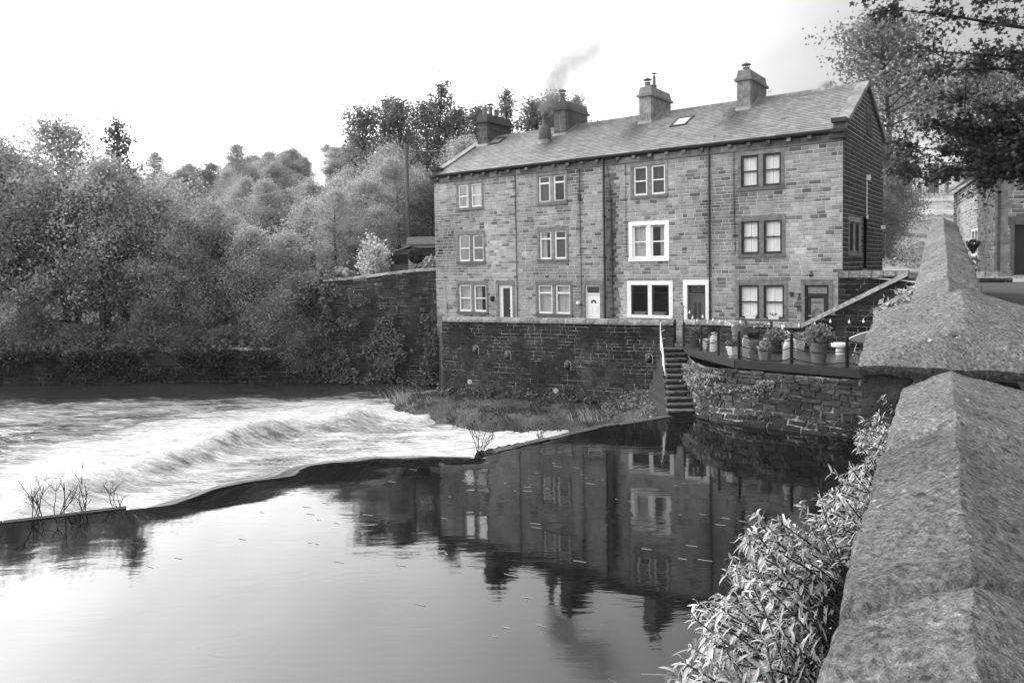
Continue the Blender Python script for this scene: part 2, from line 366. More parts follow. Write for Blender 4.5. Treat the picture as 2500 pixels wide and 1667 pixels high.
HL=['right-hand end cottage with black sash windows, white shutters and the exposed sooty gable wall',
    'cottage with wide white-painted surrounds to its door and two lower windows',
    'cottage with white casement windows and a white door with a half-moon light',
    'left-hand end cottage nearest the woods, its white door with one long dark pane']
# openings (s0,s1,z0,z1)
OP=[[(2.09,3.56,7.41,8.60),(2.06,3.55,4.93,6.18),(1.98,3.65,2.52,3.78),(.45,1.26,TZ,3.78)],
    [(6.61,8.01,7.42,8.60),(6.62,8.07,4.87,6.20),(6.48,8.16,2.56,3.78),(4.96,5.71,TZ,3.78)],
    [(11.3,12.69,7.43,8.62),(11.27,12.67,4.92,6.18),(11.1,12.8,2.5,3.78),(9.62,10.36,TZ,3.76)],
    [(15.93,17.37,7.48,8.60),(15.87,17.38,4.91,6.18),(15.75,17.44,2.5,3.78),(14.22,15.02,TZ,3.78)]]
SKYL={1:(6.63,7.36,2.12,3.05),3:(17.15,17.85,3.05,3.75)}
CHM={0:(4.19,4.74),1:(8.62,9.2),2:(13.1,13.75),3:(17.85,18.5)}
sl=(RZ-EAVE)/RD
def roofz(d): return EAVE+sl*d+.03                   # d = distance in from the facade
def gz(d): return EAVE+sl*d if d<RD else RZ-(RZ-REAR)*(d-RD)/(DEP-RD)
for hi_,((s0,s1),lab) in enumerate(zip(HS,HL)):
    sm_=(s0+s1)/2; base=hw(sm_,0,TZ)
    root=thing('stone_cottage',lab,'house',base,HR,'terraced cottages above the river')
    f=lambda p,sm_=sm_:(p[0]-sm_,p[1],p[2]-TZ)
    fm_=lambda u,v,d:(u,d,v)
    holes=OP[hi_]
    g=G(f); sheet(g,fm_,s0,s1,TZ-.6,8.8,holes,0.,1.,0,.12,lambda u,v:soot(u,v))
    stones(g,fm_,s0,s1,FC,holes,.2,.46,.02,.012,stain,seed=20+hi_,rough=.0025,mi=1)
    g.mi=1; g.quad([(s0,-DEP,TZ),(s1,-DEP,TZ),(s1,-DEP,REAR),(s0,-DEP,REAR)],.8)
    if hi_==3:
        g.mi=1; g.face([g.v(p) for p in ((s1,0,-.5),(s1,0,EAVE),(s1,-RD,RZ),(s1,-DEP,REAR),(s1,-DEP,-.5))],.8)
        cs=courses(-.2,8.8,.13,.2,5)
        stones(g,lambda u,v,d:(s1+d-.2,u,v),-.5,-.02,cs,(),.3,.6,.014,.012,lambda u,v,r:r.choice([.3,.6,1.]),mi=1)
    ob('wall',g,[m_mortar,m_stone],root)
    # frieze band, fillet and corbels below the gutter
    g=G(f); x=s0
    while x<s1-.05:
        y=min(s1,x+R.uniform(.6,.95)); g.box(x+.004,y-.004,-.05,.022,8.82,9.03,R.choice([.35,.5,.7,.9])); x=y
    g.box(s0,s1,-.05,.06,8.775,8.82,.55)
    x=s0+.35
    while x<s1-.2: g.box(x-.07,x+.07,.0221,.16,8.93,9.05,R.uniform(.25,.8)); x+=.72
    ob('eaves_band',g,m_dress,root)
    g=G(f); n=6
    P=[[(x,.13+.075*math.cos(a),9.14-.075*math.sin(a)) for a in [k*math.pi/n for k in range(n+1)]] for x in (s0,s1)]
    g.grid(P); P2=[[(p[0],.13+(p[1]-.13)*.88,p[2]+.008) for p in row] for row in P]; g.grid(P2); g.box(s0,s1,.03,.055,9.05,9.17)
    ob('gutter',g,m_gutter,root)
    # roof slates
    g=G(f); L=math.hypot(RD+.18,RZ-EAVE+.1); sy=RD+.18; r=random.Random(40+hi_)
    def rp(u,v,d,): q=v/L; return (u,.16-q*sy,EAVE-.02+q*(RZ-EAVE+.10)+d)
    nrow=25; rh=L/nrow; x0,x1=s0,s1
    if hi_==0: x0=s0+.30
    if hi_==3: x1=s1-.30
    g.quad([rp(x0,0,-.012),rp(x1,0,-.012),rp(x1,L,-.012),rp(x0,L,-.012)],.4)
    skl=SKYL.get(hi_)
    for k in range(nrow):
        v0=k*rh; wdt=.34-.006*k; u=x0-r.uniform(0,wdt)
        while u<x1:
            ue=u+wdt*r.uniform(.75,1.25); a=max(u,x0)+.004; b=min(ue,x1)-.004; u=ue
            if b-a<.04: continue
            um=(a+b)/2; din=(v0+rh/2)/L*sy-.16; t=r.uniform(.8,1.2)*r.choice([1,1,1,1.12,.8])
            for (c0,c1) in CHM.values():
                cx=(c0+c1)/2+.35; down=3.0-din       # stained where rain runs off the stack
                if down>-.4: t*=1-.8*math.exp(-((um-cx+.30*down)/(.45+.15*down))**2)*sm(3.2,.2,down)
            t*=1-.3*sm(1.,0.,RD-din)
            if skl and skl[0]-.05<um<skl[1]+.05 and skl[2]-.1<din<skl[3]+.05: continue
            j=r.uniform(-.008,.008)
            A=[rp(a,v0+j,.03),rp(b,v0+j,.03),rp(b,v0+rh*1.3,.001),rp(a,v0+rh*1.3,.001)]
            B=[rp(a,v0+j,-.008),rp(b,v0+j,-.008)]
            i=[g.v(q) for q in A]; jn=[g.v(q) for q in B]
            g.face(i,t); g.face((jn[0],jn[1],i[1],i[0]),t*.5); g.face((jn[0],i[0],i[3]),t*.6); g.face((jn[1],i[2],i[1]),t*.6)
    g.quad([(s0,-RD,RZ+.03),(s1,-RD,RZ+.03),(s1,-DEP-.15,REAR-.05),(s0,-DEP-.15,REAR-.05)],.7)
    roof=ob('roof',g,m_slate,root)
    g=G(f); x=s0
    while x<s1-.1:
        y=min(s1,x+.5); 
        g.hexa([(x+.004,-RD-.17,RZ-.02),(y-.004,-RD-.17,RZ-.02),(y-.004,-RD+.17,RZ-.02),(x+.004,-RD+.17,RZ-.02),(x+.004,-RD-.05,RZ+.13),(y-.004,-RD-.05,RZ+.13),(y-.004,-RD+.05,RZ+.13),(x+.004,-RD+.05,RZ+.13)],R.uniform(.6,1.)); x=y
    ob('ridge_tiles',g,m_dress,roof)
    if skl:
        a,b,d0,d1=skl; g=G(f); fr=.07
        q=lambda x,d,h:(x,-d,roofz(d)+h)
        for (xa,xb,da,db) in ((a,b,d0,d0+fr),(a,b,d1-fr,d1),(a,a+fr,d0+fr,d1-fr),(b-fr,b,d0+fr,d1-fr)):
            g.hexa([q(xa,da,-.03),q(xb,da,-.03),q(xb,db,-.03),q(xa,db,-.03),q(xa,da,.10),q(xb,da,.10),q(xb,db,.10),q(xa,db,.10)])
        sk=ob('skylight',g,m_dkframe,roof); g=G(f)
        g.quad([q(a+fr,d0+fr,.07),q(b-fr,d0+fr,.07),q(b-fr,d1-fr,.07),q(a+fr,d1-fr,.07)]); g.quad([q(a,d0,-.02),q(b,d0,-.02),q(b,d1,-.02),q(a,d1,-.02)],.3)
        g.F=g.F; ob('skylight_pane',g,mk('skylight glass',.30,.08,spec=.8),roof)
    # near-black box in place of room shade, so that the rooms read as rooms
    g=G(f); g.box(s0+.05,s1-.05,-3.,-.9,TZ-.1,8.75); ob('room_dark_box',g,m_inside,root)
    # windows
    st={0:('dark','sash',[('shutter','shutter')]*3,['stone']*3),1:('white','sash',[('drape','drape'),('full','right'),('dark','dark')],['stone','painted','painted']),
        2:('white','top',[('drape','dark'),('left','drape'),('blind','blind')],['stone']*3),3:('white','sash',[('right','blind'),('drape','dark'),('full','left')],['stone']*3)}[hi_]
    for k in range(3):
        a,b,z0,z1=holes[k]; fr=st[0]; sy_=st[1]
        if hi_==1 and k==2: fr='dark'; sy_='plain'
        ins=st[2][k]
        # s runs to the left, so the light named first in the photo is the one with larger s
        w_=win(root,'window',a,b,z0,z1,f,fr,sy_,(ins[1],ins[0]),st[3][k],tone=[.9,.8,.7][k] if hi_!=0 else .75)
    # doors
    a,b,z0,z1=holes[3]; g=G(f); wd=b-a
    if hi_==1: dm,fmm=m_door,m_door
    elif hi_==0: dm,fmm=m_dkframe,m_dkframe
    else: dm,fmm=m_white,m_white
    zt=z1-.36 if hi_!=3 else z1-.02
    g.box(a,a+.06,-.14,-.06,z0,z1); g.box(b-.06,b,-.14,-.06,z0,z1); g.box(a+.06,b-.06,-.141,-.061,z1-.06,z1)
    if hi_!=3: g.box(a+.06,b-.06,-.14,-.06,zt-.03,zt+.03)
    fo_=ob('door_frame',g,fmm,root)
    g=G(f); p,q=a+.065,b-.065; y0,y1=-.125,-.085
    if hi_ in (3,0):
        sw=.13 if hi_==3 else .12
        g.box(p,p+sw,y0,y1,z0,zt); g.box(q-sw,q,y0,y1,z0,zt); g.box(p+sw,q-sw,y0,y1,z0,z0+(.42 if hi_==3 else .5)); g.box(p+sw,q-sw,y0,y1,zt-sw,zt)
    else:
        g.box(p,q,y0,y1-.012,z0,zt)
        if hi_==2:
            for (xa,xb,za,zb) in ((p+.07,(p+q)/2-.03,z0+.15,z0+.62),((p+q)/2+.03,q-.07,z0+.15,z0+.62),(p+.07,(p+q)/2-.03,z0+.72,z0+1.2),((p+q)/2+.03,q-.07,z0+.72,z0+1.2)):
                g.box(xa,xb,y1-.012,y1-.003,za,zb); g.box(xa+.03,xb-.03,y1-.0031,y1+.004,za+.03,zb-.03)
        else:
            g.box(p,p+.1,y1-.012,y1,z0,zt); g.box(q-.1,q,y1-.012,y1,z0,zt); g.box(p+.1,q-.1,y1-.012,y1,zt-.12,zt); g.box(p+.1,q-.1,y1-.012,y1,z0,z0+.35)
            g.box(p+.1,q-.1,y1-.012,y1,z0+.62,z0+.7)
    dr=ob('door',g,dm,root)
    g=G(f); xm=(p+q)/2
    if hi_==3: g.box(p+.13,q-.13,-.11,-.1,z0+.42,zt-.13)
    elif hi_==0: g.box(p+.12,q-.12,-.11,-.1,z0+.5,zt-.12)
    elif hi_==2:
        pts=[(xm+.14*math.cos(t),z0+1.30+.14*math.sin(t)) for t in [math.pi*k/10 for k in range(11)]]+[(xm+.065*math.cos(t),z0+1.30+.065*math.sin(t)) for t in [math.pi*k/10 for k in range(10,-1,-1)]]
        for i in range(10):
            A,B=pts[i],pts[i+1]; C_,D=pts[21-i-1],pts[21-i]
            g.hexa([(A[0],y1-.01,A[1]),(B[0],y1-.01,B[1]),(C_[0],y1-.01,C_[1]),(D[0],y1-.01,D[1]),(A[0],y1+.006,A[1]),(B[0],y1+.006,B[1]),(C_[0],y1+.006,C_[1]),(D[0],y1+.006,D[1])])
    else:
        for c in (xm-.09,xm+.09):
            g=G(f); g.prism([(c-.045,-.09),(c+.045,-.09),(c+.045,-.078),(c-.045,-.078)],z0+.75,z0+1.4); ob('door_light',g,m_black,dr)
        g=G(f)
    if hi_!=3: g.box(a+.08,b-.08,-.115,-.105,zt+.05,z1-.07)
    lm=mk('obscured glass',{0:.22,1:.03,2:.05,3:.035}[hi_],.15,spec=.6,noises=[(14,3,U,.7,1.3)]); ob('door_light',g,lm,dr)
    if hi_==0:
        g=G(f); za=z0+.5; zb=zt-.12; xa,xb=p+.12,q-.12; y=-.094
        for k in range(14):
            t0=math.pi*k/14; t1=math.pi*(k+1)/14
            for rr_ in (.15,.1): g.tube([(xm+rr_*math.cos(t0),y,za+.55+rr_*1.2*math.sin(t0)),(xm+rr_*math.cos(t1),y,za+.55+rr_*1.2*math.sin(t1))],.008,4)
        for x_ in (xm-.15,xm+.15,xm-.1,xm+.1): g.tube([(x_,y,za),(x_,y,za+.55)],.008,4)
        for z_ in (zb-.12,zb-.16,za+.35): g.tube([(xa,y,z_),(xb,y,z_)],.007,4)
        ob('door_leading',g,m_dkframe,dr)
    g=G(f); hx=p+.05 if hi_==3 else q-.05; g.tube([(hx,-.085,z0+.98),(hx,-.05,z0+.98)],.012,6); g.tube([(hx,-.05,z0+.98),(hx+(.1 if hi_==3 else -.1),-.05,z0+.98)],.012,6)
    ob('handle',g,m_pipew if hi_!=1 else m_black,dr)
    g=G(f); sw=.17 if hi_==1 else .14; pr=.03
    dmx=m_white if hi_==1 else m_dress
    g.box(a-sw,a,-.2,pr,z0,z1,.8); g.box(b,b+sw,-.2,pr,z0,z1,.85); g.box(a-sw,b+sw,-.2,pr,z1,z1+.2,.7)
    if hi_==2: pass
    ob('door_surround',g,dmx,root)
    # chimney on each party wall
    c0,c1=CHM[hi_]; d0,d1=3.02,5.15; g=G(f); zt=12.12
    tb=[.55,.55,.75,.9][3-hi_]; tb={0:.95,1:1.15,2:.6,3:.38}[hi_]; z=roofz(3.)-.45; r=random.Random(hi_)
    while z<zt-.02:
        z2=min(zt,z+.24 if hi_>1 else z+.32); 
        e=r.uniform(.3,.7)*(c1-c0)
        gq=.01
        g.mi=1; g.box(c0+.01,c1-.01,-d1+.01,-d0-.01,z,z2,1.); g.mi=0
        for A,B in ((c0,c0+e),(c0+e,c1)): g.box(A+(gq if A>c0 else 0),B-(gq if B<c1 else 0),-d0-.3,-d0,z+gq,z2,tb*r.uniform(.7,1.15))
        y=-d1
        while y<-d0-.31:
            ye=min(-d0-.301,y+r.uniform(.4,.7)); 
            for xx in ((c0,c0+.1),(c1-.1,c1)): g.box(xx[0]-.001,xx[1]+.001,y+gq,ye-gq,z+gq,z2,tb*r.uniform(.7,1.15)*(.8 if xx[0]==c0 else 1))
            y=ye
        z=z2
    ch=ob('chimney',g,[m_dress,m_mortar],root)
    g=G(f); o=.09
    g.box(c0-o,c1+o,-d1-o,-d0+o,zt,zt+.1,tb*.8)
    g.hexa([(c0-.03,-d1-.03,zt+.1),(c1+.03,-d1-.03,zt+.1),(c1+.03,-d0+.03,zt+.1),(c0-.03,-d0+.03,zt+.1),(c0+.03,-d1+.03,zt+.44),(c1-.03,-d1+.03,zt+.44),(c1-.03,-d0-.03,zt+.44),(c0+.03,-d0-.03,zt+.44)],tb*.85)
    ob('chimney_cap',g,m_dress,ch)
    cx=(c0+c1)/2
    def pot(y,h,r0,cowl=None):
        g=G(f); zb=zt+.43
        g.lathe([(r0*1.15,0),(r0,.05),(r0*.85,h-.06),(r0*1.05,h-.05),(r0*1.05,h),(r0*.8,h),(r0*.8,h-.1)],(cx,y,zb),12)
        if cowl=='cap':
            for k in range(4): g.tube([(cx+r0*math.cos(k*1.57),y+r0*math.sin(k*1.57),zb+h-.02),(cx+r0*math.cos(k*1.57),y+r0*math.sin(k*1.57),zb+h+.12)],.012,4)
            g.lathe([(r0*1.5,0),(r0*1.5,.02),(.03,.1)],(cx,y,zb+h+.1),12)
        if cowl=='tall':
            g.lathe([(.075,0),(.06,.55)],(cx,y,zb+h-.1),10); g.tube([(cx,y,zb+h+.4),(cx,y,zb+h+.56)],.015,4); g.lathe([(.14,0),(.02,.05)],(cx,y,zb+h+.54),10)
        ob('chimney_pot',g,mk('pot clay %d'%hi_,.16,.85,noises=[(8,3,U,.7,1.3)]) if y==y else None,ch)
    if hi_==0: pot(-3.35,.16,.13,'cap'); pot(-4.2,.06,.12)
    if hi_==1: pot(-3.3,.24,.13,'cap'); pot(-3.75,.2,.12); pot(-4.0,.22,.12,'tall')
    if hi_==2: pot(-3.3,.42,.14,'cap'); pot(-3.9,.12,.12); pot(-4.5,.3,.13)
    if hi_==3: pot(-3.25,.32,.13); pot(-3.75,.5,.12,'cap'); pot(-4.25,.42,.13)
    g=G(f); q=lambda x,d,h:(x,-d,roofz(d)+h)
    g.hexa([q(c0-.04,2.86,.0),q(c1+.06,2.86,.0),q(c1+.06,3.03,.0),q(c0-.04,3.03,.0),q(c0-.04,2.9,.06),q(c1+.06,2.9,.06),q(c1+.06,3.03,.16),q(c0-.04,3.03,.16)])
    g.hexa([q(c0-.11,3.0,.02),q(c0-.005,3.0,.02),q(c0-.005,4.0,.02),q(c0-.11,4.0,.02),q(c0-.07,3.0,.14),q(c0-.005,3.0,.14),q(c0-.005,4.0,.14),q(c0-.07,4.0,.14)])
    ob('flashing',g,m_lead,ch)
    if hi_ in (0,1):
        g=G(f); ya=-5.3; g.tube([(cx,-5.14,12.0),(cx,ya,12.0),(cx,ya,12.35)],.012,4); g.tube([(cx-.45,ya,12.0),(cx+.1,ya,12.0)],.008,4)
        for k in range(5): g.tube([(cx-.43+k*.1,ya,11.9),(cx-.43+k*.1,ya,12.1)],.006,3)
        ob('aerial',g,m_black,ch)
    # pipes and cables that belong to the wall
    if hi_==2:
        g=G(f); g.tube([(9.36,.10,9.06),(9.36,.07,8.7),(9.36,.07,TZ)],.045,8)
        for z in (8.3,6.6,4.9,3.2): g.box(9.29,9.43,.012,.06,z,z+.06); g.lathe([(.06,0),(.06,.06)],(9.36,.07,z+.05),8)
        ob('downpipe',g,m_black,root)
        g=G(f); g.tube([(10.55,.03,8.8),(10.55,.03,7.7),(10.5,.03,TZ+.1)],.012,5); g.box(10.5,10.62,.02,.08,7.4,7.7); ob('cable',g,m_black,root)
        g=G(f); g.tube([(10.62,.02,3.0),(10.62,.1,3.0)],.02,6); g.ball((10.62,.15,3.0),.09,8); ob('wall_lamp',g,m_pipew,root)
    if hi_==1:
        g=G(f); g.tube([(4.78,.09,9.06),(4.78,.06,8.75),(4.78,.06,TZ)],.034,8)
        for z in (8.3,6.4,4.5,2.7): g.lathe([(.047,0),(.047,.05)],(4.78,.06,z),8)
        ob('downpipe',g,m_black,root)
        g=G(f); g.tube([(9.2,.03,8.8),(9.05,.03,7.8),(8.98,.03,TZ)],.012,5); g.tube([(8.35,.03,8.75),(8.35,.03,5.1)],.01,5); ob('cable',g,m_black,root)
    if hi_==0:
        g=G(f); g.tube([(3.82,.03,8.8),(3.82,.03,7.0),(3.78,.03,5.)],.013,5); ob('cable',g,m_black,root)
        # lamp over the door
        g=G(f); g.tube([(1.0,.02,4.25),(1.0,.16,4.28),(1.0,.2,4.2)],.012,6); g.lathe([(.04,.08),(.09,0),(.07,-.06)],(1.0,.2,4.14),8); g.tube([(.86,.1,4.27),(1.14,.1,4.27)],.012,5); ob('wall_lamp',g,m_black,root)
        g=G(f); g.box(1.66,1.76,.012,.1,3.38,3.52); g.box(1.62,1.80,.012,.06,3.5,3.53); ob('wall_lantern',g,m_black,root)
        # small iron letters A and H fixed to the stone between window and door
        g=G(f); X=lambda x,z:(1.44-x,.03,z)
        for a_,b_ in (((-.06,3.20),(.0,3.46)),((.06,3.20),(.0,3.46)),((-.03,3.29),(.03,3.29)),((-.09,3.47),(.07,3.47))): g.tube([X(a_[0],a_[1]),X(b_[0],b_[1])],.012,4)
        for a_,b_ in (((-.07,2.83),(-.07,3.03)),((.07,2.83),(.07,3.03)),((-.025,2.83),(-.025,3.0)),((.025,2.83),(.025,3.0)),((-.07,3.0),(.07,3.0)),((-.15,3.14),(.06,3.14))): g.tube([X(a_[0],a_[1]),X(b_[0],b_[1])],.010,4)
        ob('iron_lettering',g,m_gutter,root)
        # sooty gable
        gh=[(-2.95,-1.03,4.92,6.07),(-4.23,-3.48,4.3,6.3),(-4.94,-4.1,9.6,10.45)]
        gm=lambda u,v,d:(-d,u,v)
        def lim(v):
            if v<EAVE: return (-DEP,0.)
            a=-(v-EAVE)/sl; b=-(DEP-(v-REAR)/((RZ-REAR)/(DEP-RD))) if v>REAR else -DEP
            return (b,a)
        gc=courses(TZ-.3,RZ-.05,.15,.19,9)
        g=G(f); g.mi=0
        sheet(g,gm,-DEP,0.,TZ-.6,EAVE,gh,0.,.6,0)
        for a,b in zip(gc[:-1],gc[1:]):
            if a<EAVE-.1: continue
            a_=max(a,EAVE); L0=lim(a_); L1=lim(b)
            for p,q in ((0,0),):
                segs0=cuts(L0[0],L0[1],[(h[0],h[1]) for h in gh if h[2]<(a_+b)/2<h[3]])
                for x,y in segs0:
                    g.quad([gm(x,a_,0),gm(y,a_,0),gm(min(y,L1[1]) if y==L0[1] else y,b,0),gm(max(x,L1[0]) if x==L0[0] else x,b,0)],.85)
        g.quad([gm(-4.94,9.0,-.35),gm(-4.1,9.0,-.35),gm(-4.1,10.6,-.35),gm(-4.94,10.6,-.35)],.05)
        stones(g,gm,-DEP,0.,gc,gh,.14,.36,.024,.012,lambda u,v,r:r.uniform(.5,1.5),lim,seed=91,rough=.004,mi=1)
        ob('gable_wall',g,[m_mortar,m_soot],root)
        gf=lambda p,sm_=sm_:(-p[1]-sm_,p[0],p[2]-TZ)   # window builder on the gable: s runs into the depth
        win(root,'window',-2.95,-1.03,4.92,6.05,gf,'dark','sash',('drape','blind'),'stone',tone=1.0)
        win(root,'window',-4.9,-4.14,9.65,10.42,gf,'dark','none' if 0 else 'sash',('dark','dark'),'stone',tone=.4)
        g=G(gf); g.box(-4.23,-3.48,-.15,-.1,4.3,6.3); g.box(-4.1,-3.6,-.1,-.085,4.5,5.2); g.box(-4.1,-3.6,-.1,-.085,5.3,6.1); ob('side_door',g,m_dkframe,root)
        g=G(f); g.box(-.16,-.02,-4.1,-4.0,7.75,7.95); g.tube([(-.03,-4.05,7.7),(-.03,-4.05,6.4)],.02,5); g.box(-.08,-.02,-4.12,-3.98,6.25,6.38); g.box(-.16,-.02,-7.3,-7.1,5.95,6.1); ob('meter_box',g,m_pipew,root)
    # raking copings and kneelers at the two ends
    if hi_ in (0,3):
        g=G(f); xa,xb=(s0-.1,s0+.32) if hi_==0 else (s1-.32,s1+.1)
        n=6
        for k in range(n):
            d0=-.02+(RD+.02)*k/n+.006; d1=-.02+(RD+.02)*(k+1)/n
            g.hexa([(xa,-d0,EAVE+sl*d0-.02),(xb,-d0,EAVE+sl*d0-.02),(xb,-d1,EAVE+sl*d1-.02),(xa,-d1,EAVE+sl*d1-.02),(xa,-d0,EAVE+sl*d0+.16),(xb,-d0,EAVE+sl*d0+.16),(xb,-d1,EAVE+sl*d1+.16),(xa,-d1,EAVE+sl*d1+.16)],R.uniform(.7,1.1))
        sr=(RZ-REAR)/(DEP-RD)
        for k in range(5):
            d0=RD+(DEP-RD+.1)*k/5; d1=RD+(DEP-RD+.1)*(k+1)/5-.006; h=lambda d:RZ-sr*(d-RD)
            g.hexa([(xa,-d0,h(d0)-.05),(xb,-d0,h(d0)-.05),(xb,-d1,h(d1)-.05),(xa,-d1,h(d1)-.05),(xa,-d0,h(d0)+.15),(xb,-d0,h(d0)+.15),(xb,-d1,h(d1)+.15),(xa,-d1,h(d1)+.15)],.25)
        ob('verge_coping',g,m_dress,root)
        g=G(f); xk=(xa+xb)/2; hb=(xb-xa)/2
        g.box(xk-hb*1.02,xk+hb*1.02,-.2,.16,8.86,9.06,.2); g.box(xk-hb*1.1,xk+hb*1.1,-.3,.24,9.061,9.17,.15)
        g.box(xk-hb*.85,xk+hb*.85,-.35,.05,9.171,9.42,.3); g.box(xk-hb*1.15,xk+hb*1.15,-.42,.17,9.421,9.56,.22)
        ob('kneeler_stone',g,m_dress,root)
    if hi_==3:
        g=G(f); g.tube([(18.9,.03,4.02),(18.28,.03,4.02),(18.28,.03,3.1),(18.2,.03,2.9)],.018,5); g.tube([(18.24,.03,2.9),(18.24,.03,TZ+.1)],.03,6); ob('overflow_pipe',g,m_churn,root)
        g=G(f); g.tube([(13.95,.03,8.8),(13.93,.03,TZ)],.016,5); ob('cable',g,m_black,root)
        g=G(f); g.box(15.28,15.4,.02,.05,3.0,3.25); g.lathe([(.03,-.1),(.07,-.04),(.08,.08),(.02,.14)],(15.34,.13,3.12),7); ob('wall_lantern',g,m_black,root)
# round bottle-shaped flue on the roof
g=G(lambda p:(p[0],p[1],p[2]))
t_=thing('bottle_flue','squat round flue with a bottle neck, on the roof between the two left chimney stacks','chimney',hw(13.86,-2.35,10.42),HR)
g.lathe([(.30,0),(.30,.35),(.31,.36),(.31,.85),(.24,1.0),(.13,1.12),(.12,1.5),(.15,1.52),(.15,1.66),(.10,1.66)],(0,0,-.15),16); ob('flue_body',g,mk('flue stone',.10,.9,noises=[(10,4,U,.6,1.4)],bumps=[(25,4,U,.6,.02)]),t_,True)
g=G(); g.lathe([(.33,0),(.36,.12),(.33,.14),(.31,.36)],(0,0,-.1),12); ob('flue_base',g,m_lead,t_)
# window boxes and sill pots
def trough(name,label,cat,loc,rz,L,H,D,m,plants=0,grp=None,kind='trough'):
    t=thing(name,label,cat,loc,rz,grp); g=G()
    g.hexa([(-L/2*.86,-D/2*.8,0),(L/2*.86,-D/2*.8,0),(L/2*.86,D/2*.8,0),(-L/2*.86,D/2*.8,0),(-L/2,-D/2,H),(L/2,-D/2,H),(L/2,D/2,H),(-L/2,D/2,H)])
    g.box(-L/2-.012,L/2+.012,-D/2-.012,D/2+.012,H-.03,H+.004); ob('trough',g,m,t)
    if plants:
        g=G(); leafball(g,(0,0,H+.05),(L/2*.8,D/2,.06),plants,.04); ob('plants',g,m_grass,t)
    return t
def leafquad(g,c,s,t,r,asp=2.):
    a=Vector((r.gauss(0,1),r.gauss(0,1),r.gauss(0,1))).normalized(); b=a.cross(Vector((r.gauss(0,1),r.gauss(0,1),r.gauss(0,1)))).normalized()
    c=Vector(c); a*=s*asp/2; b*=s/2
    g.quad([c-a,c+b,c+a,c-b],t)
def leafball(g,c,rad,n,s,r=R,t0=.6,t1=1.5,shell=.5):
    for _ in range(n):
        d=Vector((r.gauss(0,1),r.gauss(0,1),r.gauss(0,1))).normalized()*r.uniform(shell,1.05)
        leafquad(g,(c[0]+d.x*rad[0],c[1]+d.y*rad[1],c[2]+d.z*rad[2]),s*r.uniform(.6,1.4),r.uniform(t0,t1),r)
p=hw(7.77,.02,2.575); trough('window_box','dark window box on the left half of the white sill with black panes','window box',hw(7.75,.0,2.561),HR,.5,.12,.12,m_greypot,0)
trough('window_box','dark window box on the right half of the white sill with black panes','window box',hw(6.9,.0,2.561),HR,.5,.12,.12,m_greypot,0)
trough('window_box','white empty trough on the sill below the left shuttered light beside the downpipe','window box',hw(3.2,.02,2.521),HR,.42,.15,.13,m_pipew,0)
trough('window_box','white trough with small plants on the shuttered window sill next to the black door','window box',hw(2.35,.02,2.521),HR,.42,.13,.13,m_pipew,25)
# ------------------------------------------------------------------ ground, river and water
RW=-1.25                                          # level of the river below the weir
def pl(x,P):
    for (a,b),(c,d) in zip(P[:-1],P[1:]):
        if a<=x<=c: return b+(d-b)*(x-a)/(c-a)
    return P[0][1] if x<P[0][0] else P[-1][1]
FRONT=[(-160,46),(-60,42),(-30,40.2),(-10,38.6),(-4.2,37.4),(-3.4,39.4),(.5,36.4),(11,29.2),(11.6,26.2),(12.4,22.6),(16,21.5),(160,21.5)]
def hill(x,y):
    yf=pl(x,FRONT); yf+=(33-yf)*sm(10.6,12.2,x); base=.1+3.8*sm(-12.5,-10,x)+.25*sm(0,14,x)
    d=min(95,max(0,y-yf))
    z=base+(.05*min(d,8)+(.17+.045*sm(-60,-35,x))*max(0,d-8))*(1-sm(-12,-2,x))+.13*d*sm(-12,-2,x)
    z+=.0003*max(0,d-40)**2*(1-sm(-30,-15,x))+.03*d*sm(11,14,x)*(1-sm(40,60,x))
    z+=sm(18,80,x)*sm(60,180,y)*20
    z-=sm(12,15,x)*(1-sm(26,38,y))*.35
    return z+fbm(x*.08,y*.08,3)*min(1.5,d*.04)+fbm(x*.5,y*.5,1)*.06*min(1,d*.3)
ys=[0,.5,1,1.6,2.3,3.2,4.5,6,8,10,12.5,15,18,21,25,29,34,40,47,55,64,74,86,100,116,134,156,182,215,260,330]
xs=[-160+i*4 for i in range(30)]+[-40+i*1.25 for i in range(65)]+[41.5+i*4 for i in range(30)]
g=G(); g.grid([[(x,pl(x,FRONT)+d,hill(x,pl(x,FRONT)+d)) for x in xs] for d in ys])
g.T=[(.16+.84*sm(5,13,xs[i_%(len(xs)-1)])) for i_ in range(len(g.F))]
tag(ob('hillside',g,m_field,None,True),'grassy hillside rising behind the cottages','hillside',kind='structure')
# bed of the river, one sheet under everything
g=G(); g.quad([(-900,-900,-2.3),(900,-900,-2.3),(900,900,-2.3),(-900,900,-2.3)]); tag(ob('ground',g,m_bank),'dark river bed and ground','ground',kind='structure')
